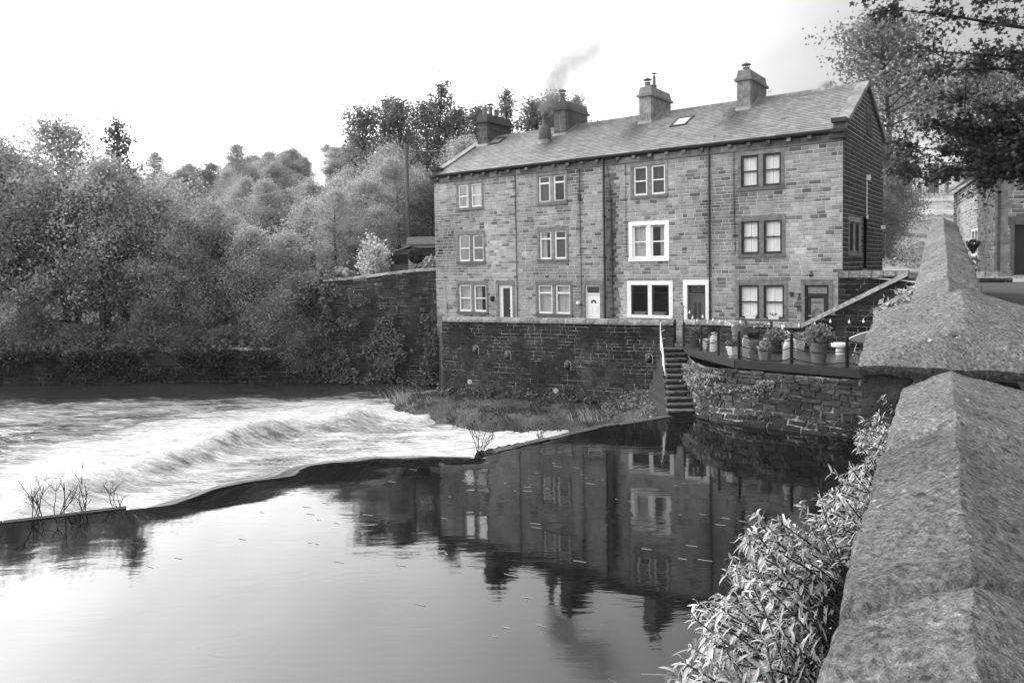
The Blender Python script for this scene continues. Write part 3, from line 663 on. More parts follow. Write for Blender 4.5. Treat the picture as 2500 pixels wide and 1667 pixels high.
# pool above the weir
AX=Vector((-7.02,13.25,0)); BX=Vector((.18,17.25,0)); AB=(BX-AX); LAB=AB.length; AB.normalize(); NB=Vector((-AB.y,AB.x,0))
LIP=[(0,1.35),(.75,2.5),(2.5,4.0),(4.3,5.1),(5.96,5.3),(7.0,4.0),(7.8,2.3),(LAB,1.35)]
g=G()
poly=[(-60,-7.3),(-9.55,13.55),(-7.6,14.3),(AX.x,AX.y),(BX.x,BX.y),(-.4,18.3),(2.62,20.94),(4.75,22.15),(8,22.8),(14,20),(30,10),(30,-30),(-60,-30)]
g.face([g.v((x,y,0)) for x,y in poly])
nt_=60
def breach(t,d):
    dl=max(.12,pl(t,LIP)); s_=d/dl
    if s_<=1: z=-.125*dl*s_*s_
    else: dd=d-dl; z=-.125*dl-.25*dd-.55*dd*dd
    z+=.02*math.sin(t*2.1+d)*sm(.2,1.5,d)*(1-sm(1,1.6,s_))
    e=sm(0,1.,t)*sm(0,1.,LAB-t); e+=(1-e)*sm(1.15,1.5,d); return z*e
P=[]
for j in range(0,34):
    row=[]
    for i in range(nt_+1):
        t=LAB*i/nt_; dl=max(.12,pl(t,LIP)); D=dl+1.6; d=D*j/33; p=AX+AB*t+NB*d; row.append((p.x,p.y,max(breach(t,d),RW-.25) if j else 0))
    P.append(row)
g.grid(P)
tag(ob('pool_water',g,m_water,None,True),'smooth dark pool above the weir, reflecting sky and cottages','water',kind='structure')
# river below the weir
JR=[(-11.7,17.2),(-11.5,18.6),(-11.2,19.4),(-10.7,21.2),(-10.,23.1),(-8.65,25.7),(-6.3,27.6),(-4.8,28.0)]
def near(x,y):
    best=1e9; sg=1; tt=0
    for k,((a,b),(c,d)) in enumerate(zip(JR[:-1],JR[1:])):
        dx,dy=c-a,d-b; L2=dx*dx+dy*dy; t=max(0,min(1,((x-a)*dx+(y-b)*dy)/L2)); px,py=a+dx*t,b+dy*t; q=math.hypot(x-px,y-py)
        if q<best: best=q; sg=1 if (dx*(y-py)-dy*(x-px))>0 else -1; tt=(k+t)/(len(JR)-1)
    return best*sg,tt
xs=np.arange(-46,6.01,.22); ysr=np.arange(0,1.0001,1/110.)
WE=[(-60,-7.6),(-9.55,13.25),(-7.6,14.0),(-6.6,16.2),(-3.4,19.4),(-.4,18.3),(2.62,20.75),(6.1,22.6)]
g=G(); FM=[]; P=[]
for q in ysr:
    row=[]
    for x in xs:
        y0=pl(x,WE)+.1; y1=40.5; y=y0+(y1-y0)*q**1.25
        n,tt=near(x,y); ends=sm(-.02,.12,tt)*(1-sm(.86,1.0,tt)*.7)
        z=RW+fbm(x*.35,y*.8,2)*.13+fbm(x*1.1,y*2.2,5)*.07*sm(37,33,y)
        crest=math.exp(-((n-.2)/.75)**2)*(1+.25*math.sin(x*1.9)+.2*fbm(x*.9,y*.4,9)); z+=.55*crest*ends
        z+=.10*math.exp(-((n-3)/1.2)**2)*ends
        f=.17
        f+=.85*sm(-.55,.25,n+.25*fbm(x*1.5,y*.7,4))*(1-sm(2.5,9,n))*sm(-22,-12,x)
        f+=.35*sm(5,12,n)*(1-sm(12,24,n))*(1-sm(33,36.5,y))*.7+.3*sm(-30,-18,x)*(1-sm(29,37,y))
        if n<0: f+=.30*(1-sm(-6,-.5,-abs(n)))*0+.22+.5*math.exp(-((n+3.2)/1.0)**2)*fbm(x*.6,y*.6,8)
        f+=.45*sm(-5.5,-3.0,x)*(1-sm(25.6+.0*x,27.6,y))+.35*fbm(x*1.2,y*1.2,3)*sm(-5.5,-3,x)
        f+=.75*math.exp(-((y-15.5-(x+12)*.4)/2.2)**2)*(1-sm(-9,-7.5,x))*sm(-24,-14,x)
        f-=.45*sm(33,36,y)+.3*math.exp(-((x+4.5)/2.)**2-((y-33)/2.)**2)*2
        f-=.5*(1-sm(-19,-14.5,x))*(1-sm(25,31,y))*.8
        row.append((x,y,z)); FM.append(f)
    P.append(row)
g.grid(P); me=mesh('river_water',g,m_foam,True); a=me.attributes.new('foam','FLOAT','POINT'); a.data.foreach_set('value',np.array(FM,'f'))
tag(link('river_water',me),'white foaming river tumbling away below the weir','water',kind='structure')
# weir masonry
def strip(g,pts,wd,z0,z1,t=(.7,1.2),seg=.9,j=.02):
    for (a,b) in zip(pts[:-1],pts[1:]):
        a=Vector(a);b=Vector(b);d=(b-a);L=d.length;d.normalize();n=Vector((-d.y,d.x,0));u=0
        while u<L-.01:
            v=min(L,u+seg*R.uniform(.7,1.3)); p=a+d*(u+.01); q=a+d*(v-.01); e=R.uniform(-j,j)
            g.hexa([(p.x,p.y,z0),(q.x,q.y,z0),(q.x+n.x*wd,q.y+n.y*wd,z0),(p.x+n.x*wd,p.y+n.y*wd,z0),(p.x,p.y,z1+e),(q.x,q.y,z1+e),(q.x+n.x*wd,q.y+n.y*wd,z1+e),(p.x+n.x*wd,p.y+n.y*wd,z1+e)],R.uniform(*t)); u=v
g=G(); strip(g,[(-45,-1.13,0),(-9.55,13.57,0),(-7.62,14.32,0)],.17,-2.2,.018,(.25,.6),1.3,.006)
t_=thing('stone_weir','low dark stone weir crest curving across the river, breached in the middle','weir',(0,0,0)); ob('crest_stones',g,m_step,t_)
g=G(); strip(g,[(-.42,18.3,0),(2.62,20.96,0),(4.8,22.2,0)],.25,-2.2,.02,seg=.7); ob('crest_stones',g,m_step,t_)
g=G(); 
for i in range(13):                                   # small spill at the right end of the breach
    t=LAB-.45+i*.08; p=AX+AB*t; 
    pass
P=[]
for j in range(7):
    row=[]
    for i in range(14):
        u=i/13; p=Vector((-.75,18.05,0)).lerp(Vector((.35,18.95,0)),u); n=Vector((-.55,.83,0)); d=.30+j*.085; q=p+n*d
        row.append((q.x,q.y,.03-.9*(j/6)**1.6+.02*math.sin(i*2.3)))
    P.append(row)
g.grid(P); me=mesh('spill',g,m_foam,True); a=me.attributes.new('foam','FLOAT','POINT'); a.data.foreach_set('value',np.full(len(g.V),.75,'f')); link('spill',me,t_)
# floating foam flecks on the pool
g=G(); r=random.Random(5)
for i in range(100):
    x=r.uniform(-6.5,4.2); y=r.uniform(9.0,17.2)
    if y>14.6+(x+7)*.5 : continue
    if fbm(x*.35,y*.35,7)<-.12: continue
    L=r.uniform(.05,.22); a=math.radians(-24+r.uniform(-6,6)); wd=.003+.005*r.random(); dx,dy=math.cos(a)*L,math.sin(a)*L
    g.hexa([(x,y,.0),(x+dx,y+dy,.0),(x+dx-wd*.3,y+dy+wd*2,.0),(x-wd*.3,y+wd*2,.0),(x,y,.006),(x+dx,y+dy,.006),(x+dx-wd*.3,y+dy+wd*2,.006),(x-wd*.3,y+wd*2,.006)])
tag(ob('foam_flecks',g,mk('fleck foam',.3,.9)),'small flecks of foam floating on the dark pool','foam',kind='stuff')
# grass bank between river and terrace wall
TA=Vector((-3.0,31.4,0)); TB=Vector((5.95,27.3,0)); TD=(TB-TA).normalized(); TN=Vector((TD.y,-TD.x,0))
BE=[(-7,34.5),(-5.6,32.2),(-5,30.6),(-3.8,28.9),(-1.5,26.3),(.6,25.7),(3.5,25.5),(4.6,24.2),(4.9,22.2),(6.2,21.)]
def bank(x,y):
    ye=pl(x,BE); d=y-ye; z=RW-.12+.5*sm(-.2,1.6,d)+.12*sm(1,4,d)+.55*sm(3.4,5.0,x)*sm(-.4,.9,d)
    z-=1.3*sm(32.4,33.8,y)*sm(-2.9,-3.6,x)
    return z+fbm(x*1.3,y*1.3,2)*.09+fbm(x*4,y*4,6)*.03
g=G(); g.grid([[(x,pl(x,BE)-.4+d,bank(x,pl(x,BE)-.4+d)) for x in np.arange(-6.6,5.31,.2)] for d in np.arange(0,7.5,.2)])
tag(ob('river_bank',g,m_bank,None,True),'low grassy bank under the terrace wall','bank',kind='structure')
def blade(g,x,y,z,h,lean,az,t,w_=.012,n=3):
    pts=[]; 
    for k in range(n+1):
        q=k/n; pts.append(Vector((x+math.cos(az)*lean*q*q,y+math.sin(az)*lean*q*q,z+h*q*(1-.25*q))))
    sx,sy=-math.sin(az)*w_+w_*.4,math.cos(az)*w_
    for k in range(n):
        a,b=pts[k],pts[k+1]; wa=(1-k/n); wb=(1-(k+1)/n)
        if k<n-1: g.quad([(a.x-sx*wa,a.y-sy*wa,a.z),(a.x+sx*wa,a.y+sy*wa,a.z),(b.x+sx*wb,b.y+sy*wb,b.z),(b.x-sx*wb,b.y-sy*wb,b.z)],t)
        else: g.face([g.v((a.x-sx*wa,a.y-sy*wa,a.z)),g.v((a.x+sx*wa,a.y+sy*wa,a.z)),g.v(b)],t)
g=G(); r=random.Random(8)
for i in range(24000):
    x=r.uniform(-6.3,5.2); y=pl(x,BE)+r.uniform(.1,5.6); 
    if (Vector((x,y,0))-TA).dot(TN)<.05: continue
    if fbm(x*.9,y*.9,5)<-.12 and r.random()<.8: continue
    az=math.radians(-100)+r.gauss(0,.9); patch=.5+1.2*sm(-.2,.35,fbm(x*.6,y*.6,1))
    blade(g,x,y,bank(x,y)-.01,r.uniform(.06,.24),r.uniform(.03,.2),az,patch*r.uniform(.5,1.3),.009,2)
tag(ob('bank_grass',g,m_grass),'rough grass and weeds covering the river bank','grass',kind='stuff')
def tuft(name,lab,x,y,z,n,h,sp,dirn,t0,t1,seed):
    g=G(); r=random.Random(seed)
    for i in range(n):
        az=dirn+r.gauss(0,.5); blade(g,x+r.gauss(0,sp*.3),y+r.gauss(0,sp*.3),z,h*r.uniform(.5,1.05),h*r.uniform(.2,1.0),az,r.uniform(t0,t1),.008,4)
    tag(ob(name,g,m_grass,None),lab,'reeds')
tuft('reed_clump','tall pale reed clump leaning over the water at the left foot of the terrace wall',-4.4,31.3,-1.05,260,1.0,1.6,math.radians(165),1.5,5.,1)
tuft('reed_clump','pale reed tuft at the water edge left of the stone steps',2.7,26.6,-.95,130,.85,.9,math.radians(190),1.5,4.,2)
tuft('reed_clump','small grass tuft sprouting from the river wall above the large reed clump',-6.2,36.6,-.2,140,.8,.8,math.radians(200),.6,1.8,3)
# ------------------------------------------------------------------ terrace, walls and steps
def pw(A,D,Nn):                                  # plane frame (u along D, v up, d out along N)
    return lambda u,v,d:(A.x+D.x*u+Nn.x*d,A.y+D.y*u+Nn.y*d,v)
g=G(); g.prism([(-2.95,31.75),(5.9,27.65),(6.2,26.4),(5.93,25.55),(6.64,22.5),(11.2,19.6),(12.6,23.2),(11.5,25.88),(-3.76,36.95)],1.45,TZ)
tag(ob('terrace',g,m_flag),'flagged terrace along the cottages','terrace',kind='structure')
def terr_tone(u,v,r):
    t=r.uniform(.55,1.25)*(1.15 if v<0 else 1.)
    if v>1.8 : t*=.75
    t*=1-.6*math.exp(-((u-8.1)/.5)**2)*sm(0,1.5,v)-.5*math.exp(-((u-5.85)/.12)**2)*(1-sm(.6,.7,v))
    t*=1+.3*math.sin(u*1.1)*math.sin(v*1.7+1); return t
mpT=pw(TA,TD,TN); LT=(TB-TA).length
t_=thing('terrace_wall','long dark retaining wall with rounded coping in front of the cottages','wall',(TA.x,TA.y,-1.4))
fr=lambda p:(p[0]-TA.x,p[1]-TA.y,p[2]+1.4)
g=G(fr); sheet(g,mpT,0,LT,-1.4,2.35,(),0,1,0,nu=1)
cs=courses(-1.4,.9,.13,.24,11)+courses(.9,2.35,.125,.175,12)[1:]
stones(g,mpT,0,LT,cs,(),.2,.5,.018,.018,terr_tone,seed=13,rough=.006,mi=1,wob=.012)
g.mi=1; mB=pw(TA,-TN,-TD)
for u0,u1 in ((0,.0),): pass
g.quad([mpT(0,-1.4,0),mpT(0,2.35,0),mpT(0,2.35,-.4),mpT(0,-1.4,-.4)],.5); g.quad([mpT(LT,-1.4,0),mpT(LT,2.4,0),mpT(LT,2.4,-.42),mpT(LT,-1.4,-.42)],.9); g.quad([mpT(0,1.5,-.4),mpT(LT,1.5,-.4),mpT(LT,2.35,-.4),mpT(0,2.35,-.4)],.8)
lft=pw(TA,(Vector((-3.70,36.9,0))-TA).normalized(),Vector((-1,0,0)))
stones(g,lft,0,5.5,courses(-1.4,1.7,.14,.24,14),(),.25,.5,.018,.015,lambda u,v,r:r.uniform(.5,1.1),seed=15,mi=1)
g.quad([lft(0,-1.4,0),lft(5.5,-1.4,0),lft(5.5,1.7,0),lft(0,1.7,0)],.4)
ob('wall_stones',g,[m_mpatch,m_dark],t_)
def coping(g,mp,L,z,half=.25,th=.15,seg=.33,seed=1,t=(.7,1.3),back=-.2,zf=None):
    r=random.Random(seed); u=0
    while u<L-.02:
        v=min(L,u+seg*r.uniform(.7,1.5)); tt=r.uniform(*t); pr=[(.05+half*math.cos(a)*1.0-.25,th*max(0,math.sin(a))) for a in [k*math.pi/7 for k in range(8)]]
        e=r.uniform(-.008,.008); A=[mp(u+.006,z+h+e+(zf(u) if zf else 0),d) for d,h in pr]; B=[mp(v-.006,z+h+e+(zf(v) if zf else 0),d) for d,h in pr]
        ia=[g.v(p) for p in A]; ib=[g.v(p) for p in B]
        for k in range(7): g.face((ia[k],ib[k],ib[k+1],ia[k+1]),tt)
        g.face(ia[::-1],tt*.6); g.face(ib,tt*.6); g.face((ia[0],ia[-1],ib[-1],ib[0]),tt*.5)
        u=v
g=G(fr); coping(g,mpT,LT,2.352,.29,.2,seed=3); ob('coping',g,m_cope,t_)
# arched drain openings and round caps in the terrace wall
for k,(u,z,lab) in enumerate([(1.63,1.19,'leftmost of the arched black drains in the terrace wall'),(3.09,1.0,'arched black drain second from the left in the terrace wall'),(5.68,.7,'arched black drain above the dark water stain in the middle of the terrace wall'),(8.93,1.09,'arched black drain beside the top of the stone steps'),(6.46,-.72,'arched black drain at grass level, lowest of all')]):
    p=mpT(u,z-.2,0.02); t2=thing('drain_outlet',lab,'drain',p,math.atan2(TD.y,TD.x),'arched black drain outlets in the terrace wall')
    g=G(); n=14; ring=[]
    for i in range(n+1):
        a=math.pi*i/n; ring.append((.125*math.cos(a),.0,.24+.15*math.sin(a)))
    pts=[(.125,.0,.02)]+ring+[(-.125,0,.12)]
    g.tube([(x,-.025,z_) for x,y,z_ in pts],.014,5); ob('mortar_arch',g,m_churn,t2)
    g=G(); n=10
    prof=[(.1*math.cos(a),.17*math.sin(a)) for a in [2*math.pi*i/16 for i in range(16)]]
    c=g.v((0,-.10,.2)); i1=[g.v((x,-.02,.2+z_)) for x,z_ in prof]; i2=[g.v((x*.7,-.085,.2+z_*.7)) for x,z_ in prof]
    for i in range(16): j=(i+1)%16; g.face((i1[i],i1[j],i2[j],i2[i])); g.face((i2[i],i2[j],c))
    ob('flap',g,mk('wet black flap',.008,.12,spec=.8),t2,True)
for u,z,lab in ((1.31,-.16,'small round white cap on the terrace wall, left one'),(5.16,-.33,'small round white cap on the terrace wall, right one near the arched drain')):
    p=mpT(u,z,.02); t2=thing('vent_cap',lab,'vent',p,math.atan2(TD.y,TD.x)); g=G(lambda q:(q[0],-q[2],q[1])); g.lathe([(.11,0),(.11,.02),(.09,.03),(.06,.03),(.055,.05),(.02,.05)],(0,0,0),14); ob('cap',g,m_churn,t2)
# stone steps down to the water
t_=thing('stone_steps','worn mossy stone steps climbing from the river to the terrace','steps',(5.3,24,0)); fr=lambda p:(p[0]-5.3,p[1]-24,p[2])
g=G(fr); ns=12
for k in range(ns):
    q=k/(ns-1); y1=22.55+(25.75-22.55)*(k/ns); y2=y1+.30; z=.14+(TZ-.14)*q
    xl=4.75+.5*q+.04*math.sin(k*2.2); xr=5.50+.42*q
    g.hexa([(xl,y1,z-.9),(xr,y1,z-.9),(xr+.04,26.2,z-.9),(xl+.03,26.2,z-.9),(xl,y1,z-.03),(xr,y1,z-.03),(xr+.04,26.2,z-.03),(xl+.03,26.2,z-.03)],R.uniform(.35,.55))
    g.hexa([(xl-.03,y1-.05,z-.055),(xr+.02,y1-.05+.02,z-.05),(xr+.02,y2,z-.05),(xl-.03,y2,z-.05),(xl-.03,y1-.05,z+R.uniform(-.012,.01)),(xr+.02,y1-.04,z+R.uniform(-.01,.015)),(xr+.02,y2,z),(xl-.03,y2,z)],R.uniform(1.,2.))
ob('tread',g,m_step,t_)
sA=Vector((4.72,22.5,0)); sD=(Vector((5.26,26.4,0))-sA); sL=sD.length; sD.normalize(); sN=Vector((-sD.y,sD.x,0))
mp_=pw(sA,sD,sN); g=G(fr); g.quad([mp_(0,-1.2,0),mp_(sL,-1.2,0),mp_(sL,1.6,0),mp_(0,.05,0)],.4)
stones(g,mp_,0,sL,courses(-1.2,1.5,.12,.2,31),(),.2,.4,.016,.02,lambda u,v,r:r.uniform(.6,1.6),lambda v:(max(0,(v-.0)/1.7*sL*.93),sL),seed=32,rough=.01,mi=0); ob('side_wall',g,m_dark,t_)
t2=thing('handrail','thin white bent handrail with three hoops at the head of the stone steps','handrail',(5.15,25.2,1.0)); fr=lambda p:(p[0]-5.15,p[1]-25.2,p[2]-1.0)
g=G(fr); b0=(5.0,24.3,.95)
for k,(h,xo) in enumerate(((0,0),(-.33,.02),(-.62,.05))):
    g.tube([(5.0+.01*k,24.3+.25*k,.95+.12*k),(5.03+.01*k,24.75+.1*k,1.75+h*.25),(5.12,25.6,2.28+h),(5.3,26.5,2.52+h),(5.52,26.9,2.55+h)],.012,6)
ob('rail',g,m_pipew,t2)
# wall in front of the right-hand cottage, with the stair wall rising from it
OW=2.2; wA=hw(5.0,OW,0); wD=-W; wN=-GD; t_=thing('garden_wall','low stone wall before the shuttered cottage, rising on the right as slanting stair wall','wall',wA)
fr=lambda p:(p[0]-wA.x,p[1]-wA.y,p[2]); mpW=pw(wA,wD,wN)
def wtop(u): return 2.42 if u<4.2 else 2.42+(u-4.2)*.55
g=G(fr); g.quad([mpW(0,TZ-.1,0),mpW(4.3,TZ-.1,0),mpW(4.3,2.42,0),mpW(0,2.42,0)],.5); g.quad([mpW(4.3,TZ-.1,0),mpW(7.4,TZ-.1,0),mpW(7.4,4.0,0),mpW(4.3,2.42,0)],.35)
g.quad([mpW(7.4,TZ-.1,0),mpW(10.,TZ-.1,0),mpW(10.,4.05,0),mpW(7.4,4.05,0)],.35)
for a,b in ((0,4.2),):
    stones(g,mpW,0,4.2,courses(TZ,2.42,.13,.18,41),(),.3,.6,.02,.015,lambda u,v,r:r.uniform(.8,1.8),seed=42,mi=1)
def limW(v): return (4.2+max(0,(v-2.42)/.55)+.05,10.)
stones(g,mpW,4.2,10.,courses(TZ,4.0,.14,.2,43),(),.25,.6,.014,.015,lambda u,v,r:r.uniform(.25,.75)*(1.5 if v<2.3 else 1.),limW,seed=44,mi=1)
g.quad([mpW(0,TZ,-.35),mpW(4.3,TZ,-.35),mpW(4.3,2.42,-.35),mpW(0,2.42,-.35)],.8); g.quad([mpW(0,TZ,0),mpW(0,2.42,0),mpW(0,2.42,-.35),mpW(0,TZ,-.35)],.8)
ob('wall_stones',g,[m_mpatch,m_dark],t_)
g=G(fr)
def cbar(u0,u1,z0,z1,n,t,e=0):
    for k in range(n):
        a=u0+(u1-u0)*k/n+.006; b=u0+(u1-u0)*(k+1)/n-.006; za=z0+(z1-z0)*k/n; zb=z0+(z1-z0)*(k+1)/n; tt=R.uniform(*t)
        g.hexa([mpW(a,za,.07),mpW(b,zb,.07),mpW(b,zb,-.4),mpW(a,za,-.4),mpW(a,za+.15,.03),mpW(b,zb+.15,.03),mpW(b,zb+.15,-.36),mpW(a,za+.15,-.36)],tt)
cbar(0,4.18,2.42,2.42,8,(1.1,2.)); cbar(4.2,7.35,2.42,4.13,2,(1.2,1.7)); cbar(7.35,10.,4.06,4.1,8,(.6,1.3))
ob('coping',g,m_cope,t_)
# raised wall beside the gable path
A=hw(-.02,.75,0); t_=thing('path_wall','short dark wall with square coping beside the sooty gable, above the stairs','wall',A); fr=lambda p:(p[0]-A.x,p[1]-A.y,p[2])
mpq=pw(A,-W,-GD); g=G(fr); g.quad([mpq(0,TZ,0),mpq(1.9,TZ,0),mpq(1.9,4.05,0),mpq(0,4.05,0)],.3)
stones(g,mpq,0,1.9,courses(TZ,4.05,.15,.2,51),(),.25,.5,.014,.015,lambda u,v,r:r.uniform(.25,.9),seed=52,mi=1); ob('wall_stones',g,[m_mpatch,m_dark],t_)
g=G(fr); u=0
while u<1.9: g.hexa([mpq(u,4.05,.08),mpq(u+.34,4.05,.08),mpq(u+.34,4.05,-.3),mpq(u,4.05,-.3),mpq(u,4.28,.06),mpq(u+.34,4.28,.06),mpq(u+.34,4.28,-.28),mpq(u,4.28,-.28)],R.uniform(.7,1.7)); u+=.355
ob('coping',g,m_cope,t_)
# curved rubble wall under the deck
CV=[(5.98,26.0),(5.72,24.6),(5.58,23.4),(5.66,22.4),(6.05,21.5),(6.75,20.85),(7.6,20.2),(8.7,19.35),(9.9,18.55),(11.4,17.7)]
cl=[0]
for (a,b),(c,d) in zip(CV[:-1],CV[1:]): cl.append(cl[-1]+math.hypot(c-a,d-b))
def cvp(u,v,d):
    u=max(0,min(cl[-1]-1e-4,u)); k=max(i for i in range(len(cl)-1) if cl[i]<=u); q=(u-cl[k])/(cl[k+1]-cl[k])
    def dirn(i): i=max(0,min(len(CV)-2,i)); return Vector((CV[i+1][0]-CV[i][0],CV[i+1][1]-CV[i][1],0)).normalized()
    da=(dirn(k-1)+dirn(k)).normalized(); db=(dirn(k)+dirn(k+1)).normalized(); D=da.lerp(db,q); n=Vector((D.y,-D.x,0)).normalized()
    x=CV[k][0]+(CV[k+1][0]-CV[k][0])*q; y=CV[k][1]+(CV[k+1][1]-CV[k][1])*q
    bat=-.16*sm(0,1.6,v)+.25*sm(.35,-.3,v); d+=bat+.05*fbm(u*.9,v*1.4,4)
    return (x+n.x*d,y+n.y*d,v)
t_=thing('rubble_wall','curved rough rubble wall carrying the timber deck, its foot in the pool','wall',(6,22,0)); fr=lambda p:(p[0]-6,p[1]-22,p[2])
g=G(fr)
for j in range(8):
    v0=-.5+j*.25; v1=v0+.25
    for i in range(50): a=cl[-1]*i/50; b=cl[-1]*(i+1)/50; g.quad([cvp(a,v0,0),cvp(b,v0,0),cvp(b,v1,0),cvp(a,v1,0)])
stones(g,cvp,0,cl[-1],courses(-.5,1.5,.09,.27,61),(),.14,.55,.03,.04,lambda u,v,r:r.uniform(.9,2.3)*(.45 if v<.25 else 1.),seed=62,rough=.026,mi=1,wob=.045)
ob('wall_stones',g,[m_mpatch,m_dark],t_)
# ------------------------------------------------------------------ deck
t_=thing('timber_deck','dark timber deck with rope railings over the rubble wall','deck',(7.5,22.5,TZ)); fr=lambda p:(p[0]-7.5,p[1]-22.5,p[2]-TZ)
DK=[(5.88,26.3),(5.92,25.55),(6.62,21.97),(9.15,19.73),(12.0,17.3)]
g=G(fr); DPoly=DK+[(12.4,22.6),(9.7,24.6),(6.4,27.0)]
def inpoly(x,y,Pg):
    c=False
    for i in range(len(Pg)):
        (a,b),(d,e)=Pg[i],Pg[(i+1)%len(Pg)]
        if (b>y)!=(e>y) and x<(d-a)*(y-b)/(e-b)+a: c=not c
    return c
bd=-W; bn=GD                         # boards run parallel to the cottages
o=Vector((5.5,17,0)); k=0; g2=g
for k in range(-45,80):
    q0=o+bn*(k*.125); run=None; u=-8
    while u<10:
        p=q0+bd*u; p2=p+bn*.115
        ins=inpoly(p.x,p.y,DPoly) and inpoly(p2.x,p2.y,DPoly)
        if ins and run is None: run=u
        if (not ins) and run is not None:
            a=q0+bd*run; b=q0+bd*u; t=R.uniform(.6,1.5)
            g.hexa([(a.x,a.y,TZ-.0),(b.x,b.y,TZ),(b.x+bn.x*.115,b.y+bn.y*.115,TZ),(a.x+bn.x*.115,a.y+bn.y*.115,TZ),(a.x,a.y,TZ+.03),(b.x,b.y,TZ+.03),(b.x+bn.x*.115,b.y+bn.y*.115,TZ+.03),(a.x+bn.x*.115,a.y+bn.y*.115,TZ+.03)],t); run=None
        u+=.05
ob('deck_boards',g,m_plank,t_)
g=G(fr)
for (a,b),(c,d) in zip(DK[:-1],DK[1:]):
    D=Vector((c-a,d-b,0)).normalized(); n=Vector((D.y,-D.x,0))*.05
    g.hexa([(a,b,TZ-.20),(c,d,TZ-.20),(c+n.x,d+n.y,TZ-.20),(a+n.x,b+n.y,TZ-.20),(a,b,TZ+.035),(c,d,TZ+.035),(c+n.x,d+n.y,TZ+.035),(a+n.x,b+n.y,TZ+.035)])
ob('fascia',g,m_fascia,t_)
PO=[(5.99,25.86),(6.24,24.45),(6.47,23.25),(6.74,22.03),(7.92,21.0),(9.05,20.0),(10.9,18.4)]
for x,y in PO:
    g=G(fr); a=.035; g.box(x-a,x+a,y-a,y+a,TZ+.03,TZ+.86); g.box(x-a-.004,x+a+.004,y-a-.004,y+a+.004,TZ+.861,TZ+.875); ob('deck_post',g,m_black,t_)
for h in (.74,.44,.14):
    g=G(fr); pts=[]
    for (a,b),(c,d) in zip(PO[:-1],PO[1:]):
        for k in range(8): q=k/8; pts.append((a+(c-a)*q,b+(d-b)*q,TZ+.03+h+.02*math.sin(a*9)-.11*4*q*(1-q)))
    pts.append((PO[-1][0],PO[-1][1],TZ+h)); g.tube(pts,.016,5); ob('rope',g,m_rope,t_)
# dark back posts / trellis on deck
g=G(fr); 
# ------------------------------------------------------------------ objects on the deck
def planter(lab,x,y,z,H,r0,r1,m,n=6,foliage=None,grp=None,rim=True,name='plant_pot',cat='plant pot'):
    t=thing(name,lab,cat,(x,y,z),R.uniform(0,1),grp); g=G()
    pr=[(r0,0),(r0,.01),(r1*.94,H*.86),(r1,H*.86),(r1,H),(r1*.88,H),(r1*.86,H*.9)] if rim else [(r0,0),(r1,H),(r1*.9,H),(r1*.88,H*.9)]
    g.lathe(pr,(0,0,0),n); ob('pot',g,m,t)
    if foliage:
        g=G(); kind,rad,hh,cnt,ls,t0,t1=foliage
        if kind=='ball': leafball(g,(0,0,H+hh*.35),(rad,rad,hh*.6),cnt,ls,t0=t0,t1=t1,shell=.2)
        else:
            for _ in range(cnt):
                az=R.uniform(0,6.28); blade(g,R.gauss(0,r1*.3),R.gauss(0,r1*.3),H*.9,hh*R.uniform(.5,1.),rad*R.uniform(.2,1.),az,R.uniform(t0,t1),ls,3)
        ob('foliage',g,m_grass,t)
    return t
DZ=TZ+.032
planter('dark tub with trailing plants behind the first deck post',6.35,25.5,DZ,.42,.2,.26,m_fascia,14,('ball',.26,.3,260,.05,.4,1.2))
planter('pale square pot between the first two deck posts',6.45,24.9,DZ,.34,.12,.19,m_palepot,4)
planter('tall clay pot with feathery grass, standing behind the pale hexagonal pot',7.25,23.6,DZ,.85,.17,.26,m_terra,16,('grass',.35,.35,200,.006,.6,1.6))
planter('pale hexagonal pot of low bushy plants between the third and fourth deck posts',6.78,22.62,DZ,.34,.17,.26,m_palepot,6,('ball',.27,.22,420,.045,.5,1.3))
planter('wide dark bowl planter against the low wall',7.75,24.4,DZ,.62,.18,.36,m_fascia,16,('grass',.3,.25,90,.006,.3,.9))
planter('round grey-brown pot with a white dot, beside the pale slate ornament',7.6,23.5,DZ,.42,.17,.27,m_greypot,16)
planter('leafy shrub in a dark pot at the centre of the deck',8.35,23.4,DZ,.42,.18,.26,m_fascia,14,('ball',.36,.42,620,.06,.7,1.9))
planter('hexagonal brown pot with a pale hydrangea head, front of the deck',7.42,21.75,DZ,.42,.15,.24,m_greypot,6,('ball',.15,.24,520,.04,2.2,3.6))
planter('tall clay pot with a big flowering bush at the front right of the deck',8.58,20.72,DZ,.62,.17,.27,m_terra,18,('ball',.42,.55,1100,.055,.6,2.0))
planter('pale square planter with white flowers near the stair wall',9.35,24.1,DZ,.42,.16,.24,m_palepot,4,('ball',.24,.18,260,.05,1.,3.4))
planter('wide grey pot at the far right of the deck, partly behind the bridge parapet',9.75,20.55,DZ,.36,.15,.25,m_greypot,16)
def churn(lab,x,y):
    t=thing('milk_churn',lab,'milk churn',(x,y,DZ)); g=G(); g.lathe([(.155,0),(.165,.02),(.165,.36),(.17,.37),(.165,.38),(.165,.42),(.12,.52),(.10,.54),(.10,.57),(.13,.58),(.13,.62),(.02,.64)],(0,0,0),20); ob('churn_body',g,m_churn,t,False)
    g=G(); 
    for s in (-1,1): g.tube([(s*.12,0,.52),(s*.19,0,.53),(s*.19,0,.44),(s*.16,0,.42)],.010,5)
    ob('handle',g,m_churn,t)
churn('pale milk churn standing between the second and third deck posts',6.58,24.05); churn('pale milk churn behind the fifth deck post near the flowering bush',8.12,21.75)
t2=thing('slate_ornament','pale upright slate ornament curving like a bird, between the fourth post and the brown pots','ornament',(7.05,22.35,DZ),.1); g=G()
